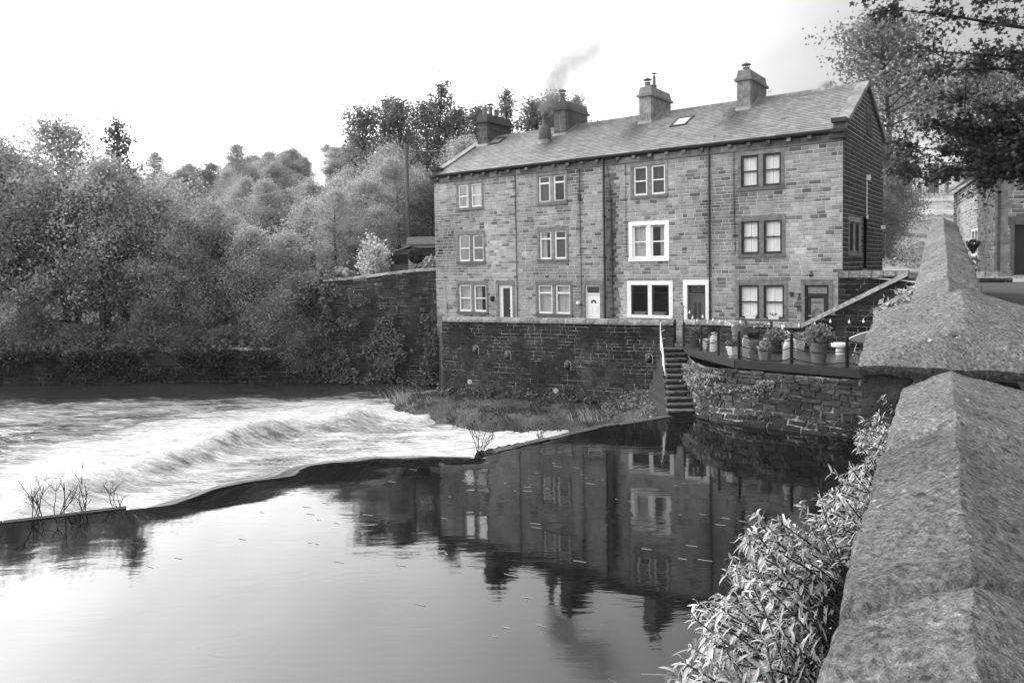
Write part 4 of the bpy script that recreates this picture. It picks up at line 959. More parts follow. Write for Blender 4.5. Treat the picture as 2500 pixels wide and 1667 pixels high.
pr=[(-.09,0),(.12,0),(.11,.08),(.05,.16),(.14,.24),(.10,.36),(.05,.42),(.09,.50),(.08,.62),(.02,.70),(-.05,.68),(-.10,.55),(-.11,.3)]
a=[g.v((x,-.03,z)) for x,z in pr]; b=[g.v((x*.94,.03,z*.99)) for x,z in pr]; g.face(a); g.face(b[::-1])
for i in range(len(pr)): j=(i+1)%len(pr); g.face((a[j],a[i],b[i],b[j]))
ob('slab',g,mk('pale slate',.42,.8,noises=[(9,4,U,.7,1.2)]),t2)
t2=thing('goose_ornament','small white goose ornament behind the milk churn near the pale square planter','ornament',(8.85,23.9,DZ+.42),2.0); g=G(); g.lathe([(.02,0),(.12,.04),(.14,.12),(.08,.2),(.03,.24)],(0,0,0),12,sx=1.4); g.tube([(.1,0,.16),(.17,0,.3),(.16,0,.38),(.22,0,.42)],[.04,.025,.03,.012],8); ob('goose_body',g,m_white,t2,True)
g=G(); g.lathe([(.16,-.42),(.17,-.40),(.17,-.02),(.16,0)],(0,0,0),14); ob('stand',g,m_churn,t2)
t2=thing('low_stool','white round low table with a thick top on the deck near the chair','stool',(10.15,22.9,DZ)); g=G(); g.lathe([(.14,.0),(.12,.22),(.26,.24),(.27,.27),(.27,.33),(.25,.35)],(0,0,0),18); ob('table_top',g,m_white,t2)
t2=thing('wicker_chair','white bucket chair on thin legs half hidden by the bridge pier','chair',(10.55,22.2,DZ),math.radians(200)); g=G(); P=[]
for j in range(7):
    q=j/6; row=[]
    for i in range(25):
        a=2*math.pi*i/24; rr_=.04+.36*q; row.append((rr_*math.cos(a),rr_*math.sin(a)*.95-.1*q,.36+.02+ .18*q*q+.22*q*q*(math.sin(a)*.9+.1)))
    P.append(row)
g.grid(P); ob('bucket_seat',g,m_palepot,t2,True); g=G(); g.tube(P[-1],.018,6); ob('rim',g,m_white,t2)
for sx_,sy_ in ((1,1),(1,-1),(-1,1),(-1,-1)):
    g=G(); g.tube([(sx_*.14,sy_*.14,.4),(sx_*.22,sy_*.22,0)],.011,5); ob('leg',g,m_white,t2)
t2=thing('trellis','dark garden trellis rack against the low wall behind the central shrub','trellis',hw(1.95,3.05,DZ),HR); g=G()
for x in (-.42,-.2,0,.2,.42): g.box(x-.015 if abs(x)<.4 else x-.035,x+.015 if abs(x)<.4 else x+.035,-.02,.02,0,.82 if abs(x)<.4 else .95)
for z in (.1,.35,.6,.8): g.box(-.42,.42,.021,.04,z,z+.03)
ob('lattice',g,m_fascia,t2)
# gate post with festoon bulbs
LA=Vector((6.1,26.2,0)); LB=Vector((11.9,21.9,0)); LD=(LB-LA).normalized()
t_=thing('festoon_lights','string of round festoon bulbs hung above the deck','string lights',(LA.x,LA.y,TZ)); fr=lambda p:(p[0]-LA.x,p[1]-LA.y,p[2]-TZ)
BU=[(.19,2.89),(.3,2.71),(.46,2.61),(.67,2.75),(.84,2.57),(1.04,2.65),(1.28,2.6),(1.49,2.6),(1.74,2.47),(2.0,2.6),(2.45,2.45),(2.95,2.55),(3.44,2.51),(3.92,2.56),(4.4,2.62),(4.87,2.72),(5.42,2.72),(5.83,2.75),(6.2,3.1)]
g=G(fr); g.tube([(LA.x+LD.x*u,LA.y+LD.y*u,z+.09) for u,z in [(-.05,3.05)]+BU+[(6.9,3.4)]],.006,4); g.tube([(LA.x-.05,LA.y,TZ),(LA.x-.05,LA.y,3.15)],.018,6); ob('wire',g,m_black,t_)
for u,z in BU:
    p=LA+LD*u; g=G(fr); g.tube([(p.x,p.y,z+.09),(p.x,p.y,z+.035)],.012,5); g.ball((p.x,p.y,z),.036,6,sz=1.25); ob('bulb',g,m_bulb,t_)
# solar pennant lights / small bird on post
# ------------------------------------------------------------------ river walls on the left
def rwall(name,lab,A,B,z0,ztop,lo,hi,sl_,seed,tone,cop=True):
    A=Vector(A);B=Vector(B);D=(B-A);L=D.length;D.normalize();n=Vector((D.y,-D.x,0))
    if n.y>0: n=-n
    t=thing(name,lab,'wall',(A.x,A.y,z0)); f=lambda p:(p[0]-A.x,p[1]-A.y,p[2]-z0); mp=pw(A,D,n)
    mp2=lambda u,v,d:mp(u,v,d-.07*(v-z0)+.02*math.sin(u*.5+seed))
    g=G(f); 
    k=int(L/.5)+1
    for i in range(k): a,b=L*i/k,L*(i+1)/k; g.quad([mp2(a,z0,-.006),mp2(b,z0,-.006),mp2(b,ztop(b),-.006),mp2(a,ztop(a),-.006)],1.3)
    zt=max(ztop(0),ztop(L)); 
    def lim(v):
        us=[L*i/60 for i in range(61) if ztop(L*i/60)>=v]; return (min(us),max(us)) if us else (0,0)
    stones(g,mp2,0,L,courses(z0,zt,lo,hi,seed),(),sl_[0],sl_[1],.018,.02,tone,lim,seed=seed+1,rough=.008,mi=1,wob=.02)
    g.mi=1
    for i in range(k): a,b=L*i/k,L*(i+1)/k; g.quad([mp2(a,ztop(a),0),mp2(b,ztop(b),0),mp(b,ztop(b),-.55),mp(a,ztop(a),-.55)],.6)
    ob('wall_stones',g,[m_mpatch,m_dark],t)
    if cop:
        g=G(f); g.quad([mp2(0,z0,0),mp2(0,ztop(0),0),mp(0,ztop(0),-1.6),mp(0,z0,-1.6)],.8); ob('wall_end',g,m_dark,t)
        g=G(f); coping(g,lambda u,v,d:mp2(u,v,d+.0),L,0,.3,.16,.4,seed,(.8,1.6),zf=ztop); ob('coping',g,m_cope,t)
    return t
rwall('river_wall','tall dark ivy-grown retaining wall left of the cottages with a garden on top',(-9.9,38.35,0),(-3.72,36.75,0),-1.5,lambda u:4.02+.46*sm(0,6.4,u),.14,.24,(.25,.6),71,lambda u,v,r:r.uniform(.5,1.2)*(1.2 if v>2 else .75))
rwall('low_river_wall','low blackened river wall below the woodland on the far left bank',(-62,42.2,0),(-9.8,38.4,0),-1.6,lambda u:.02+.55*sm(38,50,u)+.12*math.sin(u*.7),.16,.3,(.3,.7),81,lambda u,v,r:r.uniform(.25,.8),False)
# ------------------------------------------------------------------ bridge parapet we look along
PA=Vector((.07,0,0)); DA=Vector((.5,.866,0)); NBb=Vector((.866,-.5,0))
def pb(a,b,z): return PA+DA*a+NBb*b+Vector((0,0,z))
def rz(a):
    return 3.95 if a<6 else 4.36+(a-6.25)*.088
t_=thing('bridge_parapet','massive gritstone bridge parapet with ridged coping running away from the camera','parapet',(0,2,0)); fr=lambda p:(p[0],p[1]-2,p[2])
def copestone(a0,a1,hw_,drop,t,seed,edge=.10,wr=1.,zr0=None,zr1=None,mtl=m_grit,cb=0.,nr=None):
    """one worn coping stone, finely displaced"""
    g=G(fr); nb_=26; na=max(6,int((a1-a0)/(.035 if a0<6 else .12)))
    prof=[(-hw_,-drop-edge),(-hw_,-drop-edge*.5),(-hw_+.004,-drop-.02),(-hw_+.02,-drop)]
    for k in range(1,12): q=k/12; prof.append((-hw_+.02+(hw_-.02)*q,-drop*(1-q)))
    prof=prof+[(0,.004)]+[(-x*wr,z) for x,z in prof[::-1]]
    P=[]; z0_=zr0 if zr0 is not None else rz(a0); z1_=zr1 if zr1 is not None else rz(a1)
    for i in range(na+1):
        q=i/na; a=a0+(a1-a0)*q; en=min(i,na-i); row=[]
        for b,z in prof:
            zz=z0_+(z1_-z0_)*q+z; x_,y_=a*3+seed,b*3
            d=.015*fbm(x_,y_,seed,4)+.008*fbm(x_*5,y_*9,seed,3)-.014*max(0,fbm(x_*2.3,y_*3,seed+5,3)-.25)
            ed=.046 if en==0 else (.010 if en==1 else (.003 if en==2 else 0))
            s_=1 if b>0 else -1
            bb=cb+.014*fbm(a*1.4,seed,2,3)+b+(s_*.012*fbm(x_*1.2,z*5,seed+3,4) if abs(b)>hw_-.03 else 0)-s_*ed*.5*(abs(b)>hw_-.05)
            row.append(pb(a,bb,zz+d-ed))
        P.append(row)
    g.grid(P,t); n=len(prof)
    for row,fl in ((P[0],1),(P[-1],-1)):
        c=[g.v(p) for p in row]; g.face(c if fl<0 else c[::-1],t*.6)
    ob('coping_stone',g,mtl,t_,True)
joints=[-2.2,-.9,1.75,3.42,5.12]
for k,(a,b) in enumerate(zip(joints[:-1],joints[1:])): copestone(a+.012,b-.012,.262,.125,[1,.95,.82,1.12][k],k*7.3,wr=1.85)
joints=[6.27,7.6,8.9,10.2,11.6,13.,14.4,15.7,16.9,18.1,19.3,20.3]
for k,(a,b) in enumerate(zip(joints[:-1],joints[1:])): copestone(a+.013,b-.013,.27,.13,R.uniform(1.1,1.35),k*3.1+50)
# pier with its big cap stone
def capstone():
    g=G(fr); n=30; m=34; P=[]; a0,a1,b0,b1=5.10,6.35,-.50,.66; cb=.08
    for i in range(n+1):
        row=[]
        for j in range(m+1):
            a=a0+(a1-a0)*i/n; b=b0+(b1-b0)*j/m
            ze=3.965+(a-a0)*.19; zc=4.14+(a-a0)*.20
            q=1-abs(b-cb)/(abs((b0 if b<cb else b1)-cb)); fr_=min(1,(a-a0)/.26); h=min(q,fr_*1.0) if a<a0+.26 else q
            z=ze+(zc-ze)*max(0,min(q,fr_))
            rnd=.02*math.exp(-min(i,m*0+i)*.9)+.015*math.exp(-min(j,m-j)*.9)
            z+=.010*fbm(a*4,b*4,9)+.006*fbm(a*16,b*20,3)-rnd
            sh=.02*fbm(a*3,b*3,21) if (j in(0,m) or i==0) else 0
            row.append(pb(a+(sh if i==0 else 0),b+(sh if j in (0,m) else 0),z))
        P.append(row)
    g.grid(P,1.15)
    # skirt
    edge=[P[0][j] for j in range(m+1)]+[P[i][m] for i in range(1,n+1)]+[P[n][j] for j in range(m-1,-1,-1)]+[P[i][0] for i in range(n-1,0,-1)]
    low=[Vector((p.x,p.y,3.885+.012*fbm(p.x*5,p.y*5,2))) for p in edge]
    L=len(edge); I=[g.v(p) for p in edge]; J=[g.v(p) for p in low]
    for k in range(L): q=(k+1)%L; g.face((I[q],I[k],J[k],J[q]),.5)
    g.face(J[::-1],.3)
    ob('pier_cap',g,m_grit,t_,True)
capstone()
g=G(fr); P=[]
def blk(a0,a1,b0,b1,z0,z1,t,m):
    g=G(fr); c=[pb(a0,b0,z0),pb(a0,b1,z0),pb(a1,b1,z0),pb(a1,b0,z0),pb(a0,b0,z1),pb(a0,b1,z1),pb(a1,b1,z1),pb(a1,b0,z1)]; g.hexa(c,t)
    return g
g=G(fr); nz,nb_=12,12
for (pa_,pb_,pc_,pd_) in ((pb(5.14,-.49,3.62),pb(5.14,-.2,3.62),pb(5.14,-.49,3.9),pb(5.14,-.2,3.9)),(pb(6.3,-.49,3.62),pb(5.14,-.49,3.62),pb(6.3,-.49,3.9),pb(5.14,-.49,3.9)),(pb(5.14,-.49,3.62),pb(5.14,-.2,3.62),pb(6.3,-.49,3.62),pb(6.3,-.2,3.62))):
    P=[]
    for i in range(nz+1):
        row=[]
        for j in range(nb_+1):
            p=pa_.lerp(pb_,j/nb_).lerp(pc_.lerp(pd_,j/nb_),i/nz); d=.012*fbm(p.x*8,p.y*8,p.z*8,4); row.append(p+Vector((-d,-d,0)))
        P.append(row)
    g.grid(P)
ob('pier_block',g,m_gritd,t_,True)
g=G(fr)
for a0,a1,zt in ((-3,6.3,3.72),(6.3,20.2,None)):
    n=1 if zt else 12
    for k in range(n):
        p=a0+(a1-a0)*k/n; q=a0+(a1-a0)*(k+1)/n; za=zt if zt else rz(p)-.25; zb=zt if zt else rz(q)-.25
        br=.42 if zt else .22; g.hexa([pb(p,-.17,-2),pb(q,-.17,-2),pb(q,br,-2),pb(p,br,-2),pb(p,-.17,za),pb(q,-.17,zb),pb(q,br,zb),pb(p,br,za)],1.)
ob('wall_core',g,m_gritd,t_)
wm=lambda u,v,d:tuple(pb(u,-.17-d,v))
g=G(fr); stones(g,wm,-3,6.3,courses(-.3,3.7,.25,.33,101),(),.5,1.1,.014,.02,lambda u,v,r:r.uniform(.6,1.6),seed=102,rough=.006)
stones(g,wm,6.3,20.2,courses(-.3,5.2,.25,.33,103),(),.5,1.,.014,.02,lambda u,v,r:r.uniform(.6,1.6),lambda v:(6.3 if v<rz(6.3)-.35 else min(20.1,6.3+(v-3.85)/.088),20.2),seed=104,rough=.006)
wm2=lambda u,v,d:tuple(pb(u,(.42 if u<6.3 else .22)+d,v))
stones(g,wm2,-3,20.2,courses(2.6,3.7,.25,.33,105),(),.5,1.,.014,.02,lambda u,v,r:r.uniform(1.,2.6),seed=106,rough=.006)
stones(g,wm2,6.3,20.2,courses(3.7,5.3,.25,.33,107),(),.5,1.,.014,.02,lambda u,v,r:r.uniform(1.,2.6),lambda v:(6.3 if v<rz(6.3)-.35 else min(20.1,6.3+(v-3.85)/.088),20.2),seed=108,rough=.006)
ob('wall_stones',g,m_dark,t_)
g=G(fr); n=40; P=[]                         # half-round string course on the river side
for i in range(n+1):
    a=-2+8*i/n; P.append([pb(a,-.17-.15*math.sin(k*math.pi/8)-.012*fbm(a*4,k,2),3.30-.13*math.cos(k*math.pi/8)) for k in range(9)])
g.grid(P,1.); ob('string_course',g,m_grit,t_,True)
# ------------------------------------------------------------------ road
g=G(); P=[]
for i in range(40):
    a=-4+i*.95; row=[]
    for b in (.22,.8,1.6,2.5,4,6,9,14):
        z=2.9+.055*max(0,a-3)+.0; z=min(z,3.92)
        q=pb(a,b,z); row.append((q.x,q.y,z+.012*fbm(q.x,q.y,1)))
    P.append(row)
g.grid(P); tag(ob('road',g,m_asphalt,None,True),'dark tarmac road over the bridge','road',kind='structure')
g=G(); P=[]
for i in range(12):
    row=[]
    for j in range(14):
        x=11.9+i*1.2; y=20+j*.9; row.append((x,y,3.80+.14*sm(0,3,j)+.05*j/13*4+.02*fbm(x,y,2)))
    P.append(row)
g.grid(P); tag(ob('lane',g,mk('worn lane',.30,.95,noises=[(1.5,5,U,.7,1.3),(20,4,U,.8,1.2)],bumps=[(30,4,U,.5,.02)]),None,True),'worn gravel lane between the cottages','lane',kind='structure')
# ------------------------------------------------------------------ right-hand cottage
c0=Vector((16.6,25.4,3.9)); dL=(Vector((22.3,37.5,0))-Vector((16.6,25.4,0))).normalized(); dR=Vector((1,-.12,0)).normalized()
t_=thing('lane_cottage','stone cottage with pale pointed brickwork at the right edge of the picture, beyond the parapet','house',c0)
fr=lambda p:(p[0]-c0.x,p[1]-c0.y,p[2]-c0.z)
nL=Vector((-dL.y,dL.x,0)); nR=Vector((dR.y,-dR.x,0)); ml=pw(c0,dL,nL); mr=pw(c0,dR,nR); LL=13.2
g=G(fr); hl=[(4.6,6.4,4.75,5.85)]; z0=3.6; ztp=7.9
sheet(g,ml,0,LL,z0,ztp,hl,0,1.,0); stones(g,ml,0,LL,courses(z0,ztp,.11,.17,121),hl,.16,.4,.022,.012,lambda u,v,r:(r.choice([.9,1.1,1.25,1.35]) if .5<u<LL-1.4 and v<7.2 else r.choice([.25,.35,.9]))*r.uniform(.8,1.1)*(.35 if r.random()<.07 else 1),seed=122,rough=.006,mi=1)
hr=[(.55,1.35,3.6,5.75),(1.75,2.9,3.6,5.65)]
sheet(g,mr,0,7,z0,ztp,hr,0,1.,0); stones(g,mr,0,7,courses(z0,ztp,.12,.19,123),hr,.25,.6,.024,.012,lambda u,v,r:(r.choice([.2,.28,.4,.7]) if u>.45 else r.choice([.7,.9]))*r.uniform(.8,1.2),seed=124,rough=.006,mi=1)
ob('wall',g,[m_mortar,m_stone],t_)
g=G(fr)
for k,v in enumerate(np.arange(3.6,7.8,.3)): 
    L1=.42 if k%2 else .28; g.hexa([ml(-.02,v,.02),ml(L1*.8,v,.02),ml(L1*.8,v,-.1),ml(-.02,v,-.1),ml(-.02,v+.285,.02),ml(L1*.8,v+.285,.02),ml(L1*.8,v+.285,-.1),ml(-.02,v+.285,-.1)],R.uniform(.2,.35))
    g.hexa([mr(-.02,v,.021),mr(L1*1.2,v,.021),mr(L1*1.2,v,-.1),mr(-.02,v,-.1),mr(-.02,v+.285,.021),mr(L1*1.2,v+.285,.021),mr(L1*1.2,v+.285,-.1),mr(-.02,v+.285,-.1)],R.uniform(.6,1.))
ob('quoins',g,m_dress,t_)
for nm,(u0,u1,v0,v1),sp in (('door',hr[0],0),('door',hr[1],1)):
    g=G(fr); g.hexa([mr(u0,v0,-.2),mr(u1,v0,-.2),mr(u1,v0,-.15),mr(u0,v0,-.15),mr(u0,v1,-.2),mr(u1,v1,-.2),mr(u1,v1,-.15),mr(u0,v1,-.15)]); 
    dd=ob('door',g,m_dkframe,t_)
    if sp: 
        g=G(fr); g.hexa([mr(u0+.05,v1-.3,-.14),mr(u1,v1-.3,-.14),mr(u1,v1-.3,-.12),mr(u0+.05,v1-.3,-.12),mr(u0+.05,v1-.02,-.14),mr(u1,v1-.02,-.14),mr(u1,v1-.02,-.12),mr(u0+.05,v1-.02,-.12)]); ob('door_light',g,m_curtain,dd)
    g=G(fr)
    for a,b,c,d in ((u0-.12,u0,v0,v1),(u1,u1+.12,v0,v1),(u0-.2,u1+.2,v1,v1+.28)): g.hexa([mr(a,c,.03),mr(b,c,.03),mr(b,c,-.2),mr(a,c,-.2),mr(a,d,.03),mr(b,d,.03),mr(b,d,-.2),mr(a,d,-.2)],.45)
    ob('door_surround',g,m_dress,t_)
u0,u1,v0,v1=hl[0]; g=G(fr)
for a,b,c,d in ((u0,u0+.1,v0,v1),(u1-.1,u1,v0,v1),((u0+u1)/2-.08,(u0+u1)/2+.08,v0,v1),(u0+.1,(u0+u1)/2-.08,v0,v0+.1),(u0+.1,(u0+u1)/2-.08,v1-.1,v1),((u0+u1)/2+.08,u1-.1,v0,v0+.1),((u0+u1)/2+.08,u1-.1,v1-.1,v1)): g.hexa([ml(a,c,-.08),ml(b,c,-.08),ml(b,c,.01),ml(a,c,.01),ml(a,d,-.08),ml(b,d,-.08),ml(b,d,.01),ml(a,d,.01)])
w_=ob('window',g,m_white,t_); g=G(fr); g.quad([ml(u0,v0,-.06),ml(u1,v0,-.06),ml(u1,v1,-.06),ml(u0,v1,-.06)]); ob('pane',g,mk('dark pane',.03,.1,spec=.7),w_)
g=G(fr); e=.3
g.hexa([ml(-.3,7.9,e),ml(LL+.3,7.9,e),ml(LL+.3,10.3,-3.5),ml(-.3,10.3,-3.5),ml(-.3,8.0,e),ml(LL+.3,8.0,e),ml(LL+.3,10.4,-3.5),ml(-.3,10.4,-3.5)],.9)
a=[mr(-.3,7.88,.35),mr(7.3,7.88,.35),mr(7.3,8.0,.35),mr(-.3,8.0,.35)]; b=[mr(-.3,7.88,-2),mr(7.3,7.88,-2),mr(7.3,8.0,-2),mr(-.3,8.0,-2)]
g.hexa([a[0],a[1],b[1],b[0],a[3],a[2],b[2],b[3]],.15); ob('roof',g,m_slate,t_)
t2=thing('hanging_basket','dark conical hanging basket of plants on the pale wall of the right cottage','hanging basket',Vector(ml(3.4,5.15,.3))); g=G(); g.lathe([(.02,-.35),(.22,-.02),(.24,0)],(0,0,0),10); ob('basket',g,m_black,t2)
g=G(); leafball(g,(0,0,.06),(.24,.24,.16),160,.06,t0=.4,t1=1.3); ob('plants',g,m_grass,t2)
g=G(); g.tube([(0,0,.0),(.0,0,.45),Vector(ml(3.4,5.6,0))-Vector(ml(3.4,5.15,.3))],.012,4); ob('bracket',g,m_black,t2)
def bush(name,lab,cat,x,y,z,rx,ry,rz_,n,ls,m,t0=.6,t1=1.5,seed=1,stems=True,grp=None):
    t=thing(name,lab,cat,(x,y,z),0,grp); r=random.Random(seed); g=G()
    for _ in range(max(3,n//90)):
        d=Vector((r.gauss(0,1),r.gauss(0,1),abs(r.gauss(0,.8)))).normalized(); q=r.uniform(.4,.95); c=(d.x*rx*q,d.y*ry*q,rz_*.12+d.z*rz_*q); tb=r.uniform(.7,1.25); k=r.uniform(.22,.42)
        for _ in range(90): leafquad(g,(c[0]+r.gauss(0,rx*k*.6),c[1]+r.gauss(0,ry*k*.6),max(.02,c[2]+r.gauss(0,rz_*k*.5))),ls*r.uniform(.6,1.4),tb*r.uniform(t0,t1),r)
    ob('foliage',g,m,t)
    if stems:
        g=G()
        for _ in range(6): a=r.uniform(0,6.28); g.tube([(0,0,-.1),(rx*.3*math.cos(a),ry*.3*math.sin(a),rz_*.5),(rx*.6*math.cos(a),ry*.6*math.sin(a),rz_*.85)],[.03,.02,.008],4,.8)
        ob('stems',g,m_bark,t)
    return t
bush('doorstep_shrub','dark shrub against the right cottage wall beside its door','shrub',15.9,26.2,3.85,.55,.6,.75,700,.07,m_leafd,1.,2.8,3)
# ------------------------------------------------------------------ garden on the tall wall
t_=thing('garden_shed','small lean-to shed with pale plank side, on top of the tall river wall','shed',(-5.75,39.9,4.3)); g=G()
g.box(-.75,.7,0,1.4,0,1.35,.5); ob('walls',g,m_wood,t_)
g=G(); g.hexa([(-.95,-.15,1.05),(.35,-.15,1.5),(.35,1.5,1.5),(-.95,1.5,1.05),(-.95,-.15,1.12),(.35,-.15,1.57),(.35,1.5,1.57),(-.95,1.5,1.12)],.9); ob('roof',g,m_dress,t_)
g=G(); g.box(-.7,.2,-.02,-.001,.55,1.08); ob('opening_dark_panel',g,m_inside,t_)  # near-black panel laid on the solid wall for the shade inside
g=G()
for k in range(5): g.box(.22+k*.11,.32+k*.11,-.03,-.004,0,.95,R.uniform(1.3,2.)) 
ob('planks',g,m_wood,t_)
t_=thing('outbuilding','dark tiled outbuilding with one small white framed window behind the garden shed','outbuilding',(-3.2,41.6,4.0)); g=G(); g.box(-2.6,1.2,0,2.5,0,1.95); ob('wall',g,m_shed,t_)
g=G(); 
for k in range(9): g.box(-2.7,1.3,-.05-.01*k*0,.0-.002*k,1.2+k*.09,1.27+k*.09,1.) if 0 else g.hexa([(-2.7,-.12+k*.1,1.75+k*.07),(1.3,-.12+k*.1,1.75+k*.07),(1.3,-.0+k*.1,1.75+k*.07),(-2.7,-.0+k*.1,1.75+k*.07),(-2.7,-.12+k*.1,1.79+k*.07),(1.3,-.12+k*.1,1.79+k*.07),(1.3,.0+k*.1,1.84+k*.07),(-2.7,.0+k*.1,1.84+k*.07)],.6)
ob('roof',g,m_slate,t_)
g=G(); 
for a,b,c,d in ((-1.35,-1.28,.55,1.15),(-.78,-.71,.55,1.15),(-1.28,-.78,.55,.62),(-1.28,-.78,1.08,1.15)): g.box(a,b,-.05,-.001,c,d)
w_=ob('window',g,m_white,t_); g=G(); g.box(-1.28,-.78,-.02,-.002,.62,1.08); ob('pane',g,mk('outbuilding pane',.06,.1,spec=.7),w_)
t_=thing('topiary_ball','dark clipped ball topiary with twisted stem on the tall river wall','topiary',(-5.0,39.0,4.3)); g=G(); r=random.Random(3)
for _ in range(2600):
    d=Vector((r.gauss(0,1),r.gauss(0,1),r.gauss(0,1))).normalized()*r.uniform(.8,1.02)*.42; leafquad(g,(d.x,d.y,1.0+d.z),.045,r.uniform(.4,1.4),r)
ob('clipped_crown',g,m_leafd,t_); g=G(); g.tube([(math.cos(k*1.1)*.08,math.sin(k*1.1)*.08,k*.09) for k in range(8)],.025,5); ob('stem',g,m_bark,t_)
bush('garden_shrub','pale leafed shrub to the right of the topiary ball','shrub',-4.3,39.0,4.25,.5,.4,.95,800,.10,m_leafp,.6,1.3,11)
bush('garden_shrub','pale broad-leafed shrub at the left end of the tall wall garden','shrub',-8.7,39.1,4.1,.5,.4,.75,500,.12,m_leafp,.5,1.2,12)
bush('garden_shrub','airy mid-grey shrub left of the shed on the tall wall','shrub',-7.4,39.4,4.2,1.0,.8,1.9,2600,.08,m_leaf,.9,2.2,13)
# ------------------------------------------------------------------ trees
def treemesh(seed,h,cr,cb,nl,dens,ls,style='round',lm=None):
    """returns (trunk mesh, crown mesh); leaves gather in clumps along the limbs"""
    r=random.Random(seed); gt=G(); gc=G(); tr=h*.016+.04
    lean=(r.uniform(-.06,.06)*h,r.uniform(-.06,.06)*h)
    def tp(q): return Vector((lean[0]*q*q+.02*h*math.sin(q*5+seed)*q,lean[1]*q*q+.02*h*math.cos(q*4+seed)*q,h*q))
    gt.tube([tp(k/9*.97)-Vector((0,0,.5 if k==0 else 0)) for k in range(10)],[tr*(1-.9*k/9) for k in range(10)],7,1.)
    clumps=[]
    for i in range(nl):
        q=cb+(1-cb)*((i+r.random())/nl)**.9; b=tp(min(.95,q*.93)); az=i*2.4+r.uniform(-.5,.5)
        prof=(math.sin(math.pi*min(1,(q-cb)/(1-cb)*.85+.15))**.7) if style=='round' else (.35+.65*math.sin(math.pi*min(1,(q-cb)/(1-cb)*.8+.2)))
        ln=cr*prof*r.uniform(.6,1.1); up=r.uniform(.25,.7) if style=='round' else r.uniform(1.,2.2)
        d=Vector((math.cos(az),math.sin(az),up)).normalized(); pts=[b]; p=b
        for k in range(4): d=(d+Vector((r.gauss(0,.12),r.gauss(0,.12),r.gauss(0,.1)+(.03 if style!='round' else -.02)))).normalized(); p=p+d*ln/4; pts.append(p)
        gt.tube(pts,[tr*.34*(1-q*.6)*(1-.8*k/4)+.006 for k in range(5)],4,1.,False)
        for k in range(1,5):
            for _ in range(2):
                dd=(d+Vector((r.gauss(0,.7),r.gauss(0,.7),r.gauss(0,.5)))).normalized(); e=pts[k]+dd*ln*r.uniform(.12,.4); clumps.append(e); gt.tube([pts[k],e],[.012,.004],3,1.,False)
        clumps.append(pts[-1])
    clumps.append(tp(.99))
    for c in clumps:
        rad=cr*(.18 if style=='round' else .15)*r.uniform(.6,1.3); tb=r.uniform(.62,1.3)
        for _ in range(int(dens*r.uniform(.6,1.4))):
            o=Vector((r.gauss(0,rad),r.gauss(0,rad),r.gauss(0,rad*.7))); leafquad(gc,c+o,ls*r.uniform(.6,1.35),tb*r.uniform(.72,1.35),r,1.6)
    return mesh('trunk_%d'%seed if 0 else 'trunk',gt,m_bark),mesh('crown',gc,lm or m_leaf)
VR=[treemesh(1,10,3.1,.22,34,52,.105),treemesh(2,11,2.7,.18,34,50,.10),treemesh(3,9,3.4,.15,36,56,.105,lm=m_leafm),treemesh(4,12,2.9,.25,36,48,.105),treemesh(5,8,2.8,.08,34,60,.10)]
VU=treemesh(6,8,3.0,.05,34,46,.12,lm=m_leafm)
VT=[treemesh(11,13,2.7,.45,30,19,.13,'tall',m_leafm),treemesh(12,14,1.7,.38,26,15,.13,'tall',m_leafm),treemesh(13,12,2.9,.48,32,19,.13,'tall',m_leafm)]
def tree(name,lab,cat,var,x,y,z,s,grp,rzt=None,sz=None):
    r=thing(name,lab,cat,(x,y,z),R.uniform(0,6.28) if rzt is None else rzt,grp); r.scale=(s,s,sz or s)
    link('trunk',var[0],r); link('crown',var[1],r); return r
VH=treemesh(21,13,3.2,.5,36,26,.13,lm=m_leafm)
ordn=['first','second','third','fourth','fifth','sixth','seventh','eighth','ninth','tenth','eleventh','twelfth','thirteenth','fourteenth','fifteenth','sixteenth']
for lb,x,y,s in (('round bush hiding the left end of the tall river wall',-11.2,39.1,.62),('bush on the river edge just left of the tall river wall',-10.6,38.3,.4)):
    tree('undergrowth_bush',lb,'bush',VU,x,y,-.3 if s>.5 else -1.,s,None,1.,sz=s*.95)
# front row above the low river wall
front=[(-31,43.2,1.12),(-28.2,42.6,1.15),(-25.6,43.6,1.1),(-23.4,42.3,.95),(-21.2,43.4,.95),(-19.0,42.6,.72),(-16.8,43.3,.80),(-14.6,42.2,.60),(-12.8,43.6,.68)]
for i,(x,y,s) in enumerate(front):
    tree('woodland_tree','bushy tree right above the low river wall, %s from the left edge'%ordn[i],'tree',VR[i%4],x,y,hill(x,y)-.1,s,'front row of woodland trees above the river wall')
low=[(-31,41.6),(-29,41.2),(-26.6,41.5),(-24.4,41.),(-21.8,41.2),(-19.6,40.7),(-17.4,40.9),(-15.4,40.4),(-13.4,40.6),(-11.6,40.2)]
for i,(x,y) in enumerate(low):
    tree('undergrowth_bush','low leafy bush spilling over the low river wall, %s from the left edge'%ordn[i],'bush',VU,x+math.sin(i*5)*.6,y+.3*math.sin(i*3),hill(x,y)-.5,.46+.12*math.sin(i*2.7),'bushes along the top of the low river wall',sz=.30+.12*math.sin(i*4.1))
second=[(-34,48,1.25),(-30,50,1.2),(-26.5,48.5,1.25),(-23,51,1.0),(-19.5,49,.8),(-16,50.5,.85),(-13,48.5,.72),(-10.5,50,.6),(-24.1,46.6,1.22)]
for i,(x,y,s) in enumerate(second[:-1]):
    tree('woodland_tree','taller tree in the second row of the left wood, %s from the left'%ordn[i],'tree',VR[(i+2)%5],x,y,hill(x,y)-.1,s,'second row of woodland trees')
tree('spire_tree','slim tree whose leafy spire rises above the rest of the left wood','tree',VT[1],-24.0,46.0,hill(-24,46)-.1,1.0,None,sz=1.0)
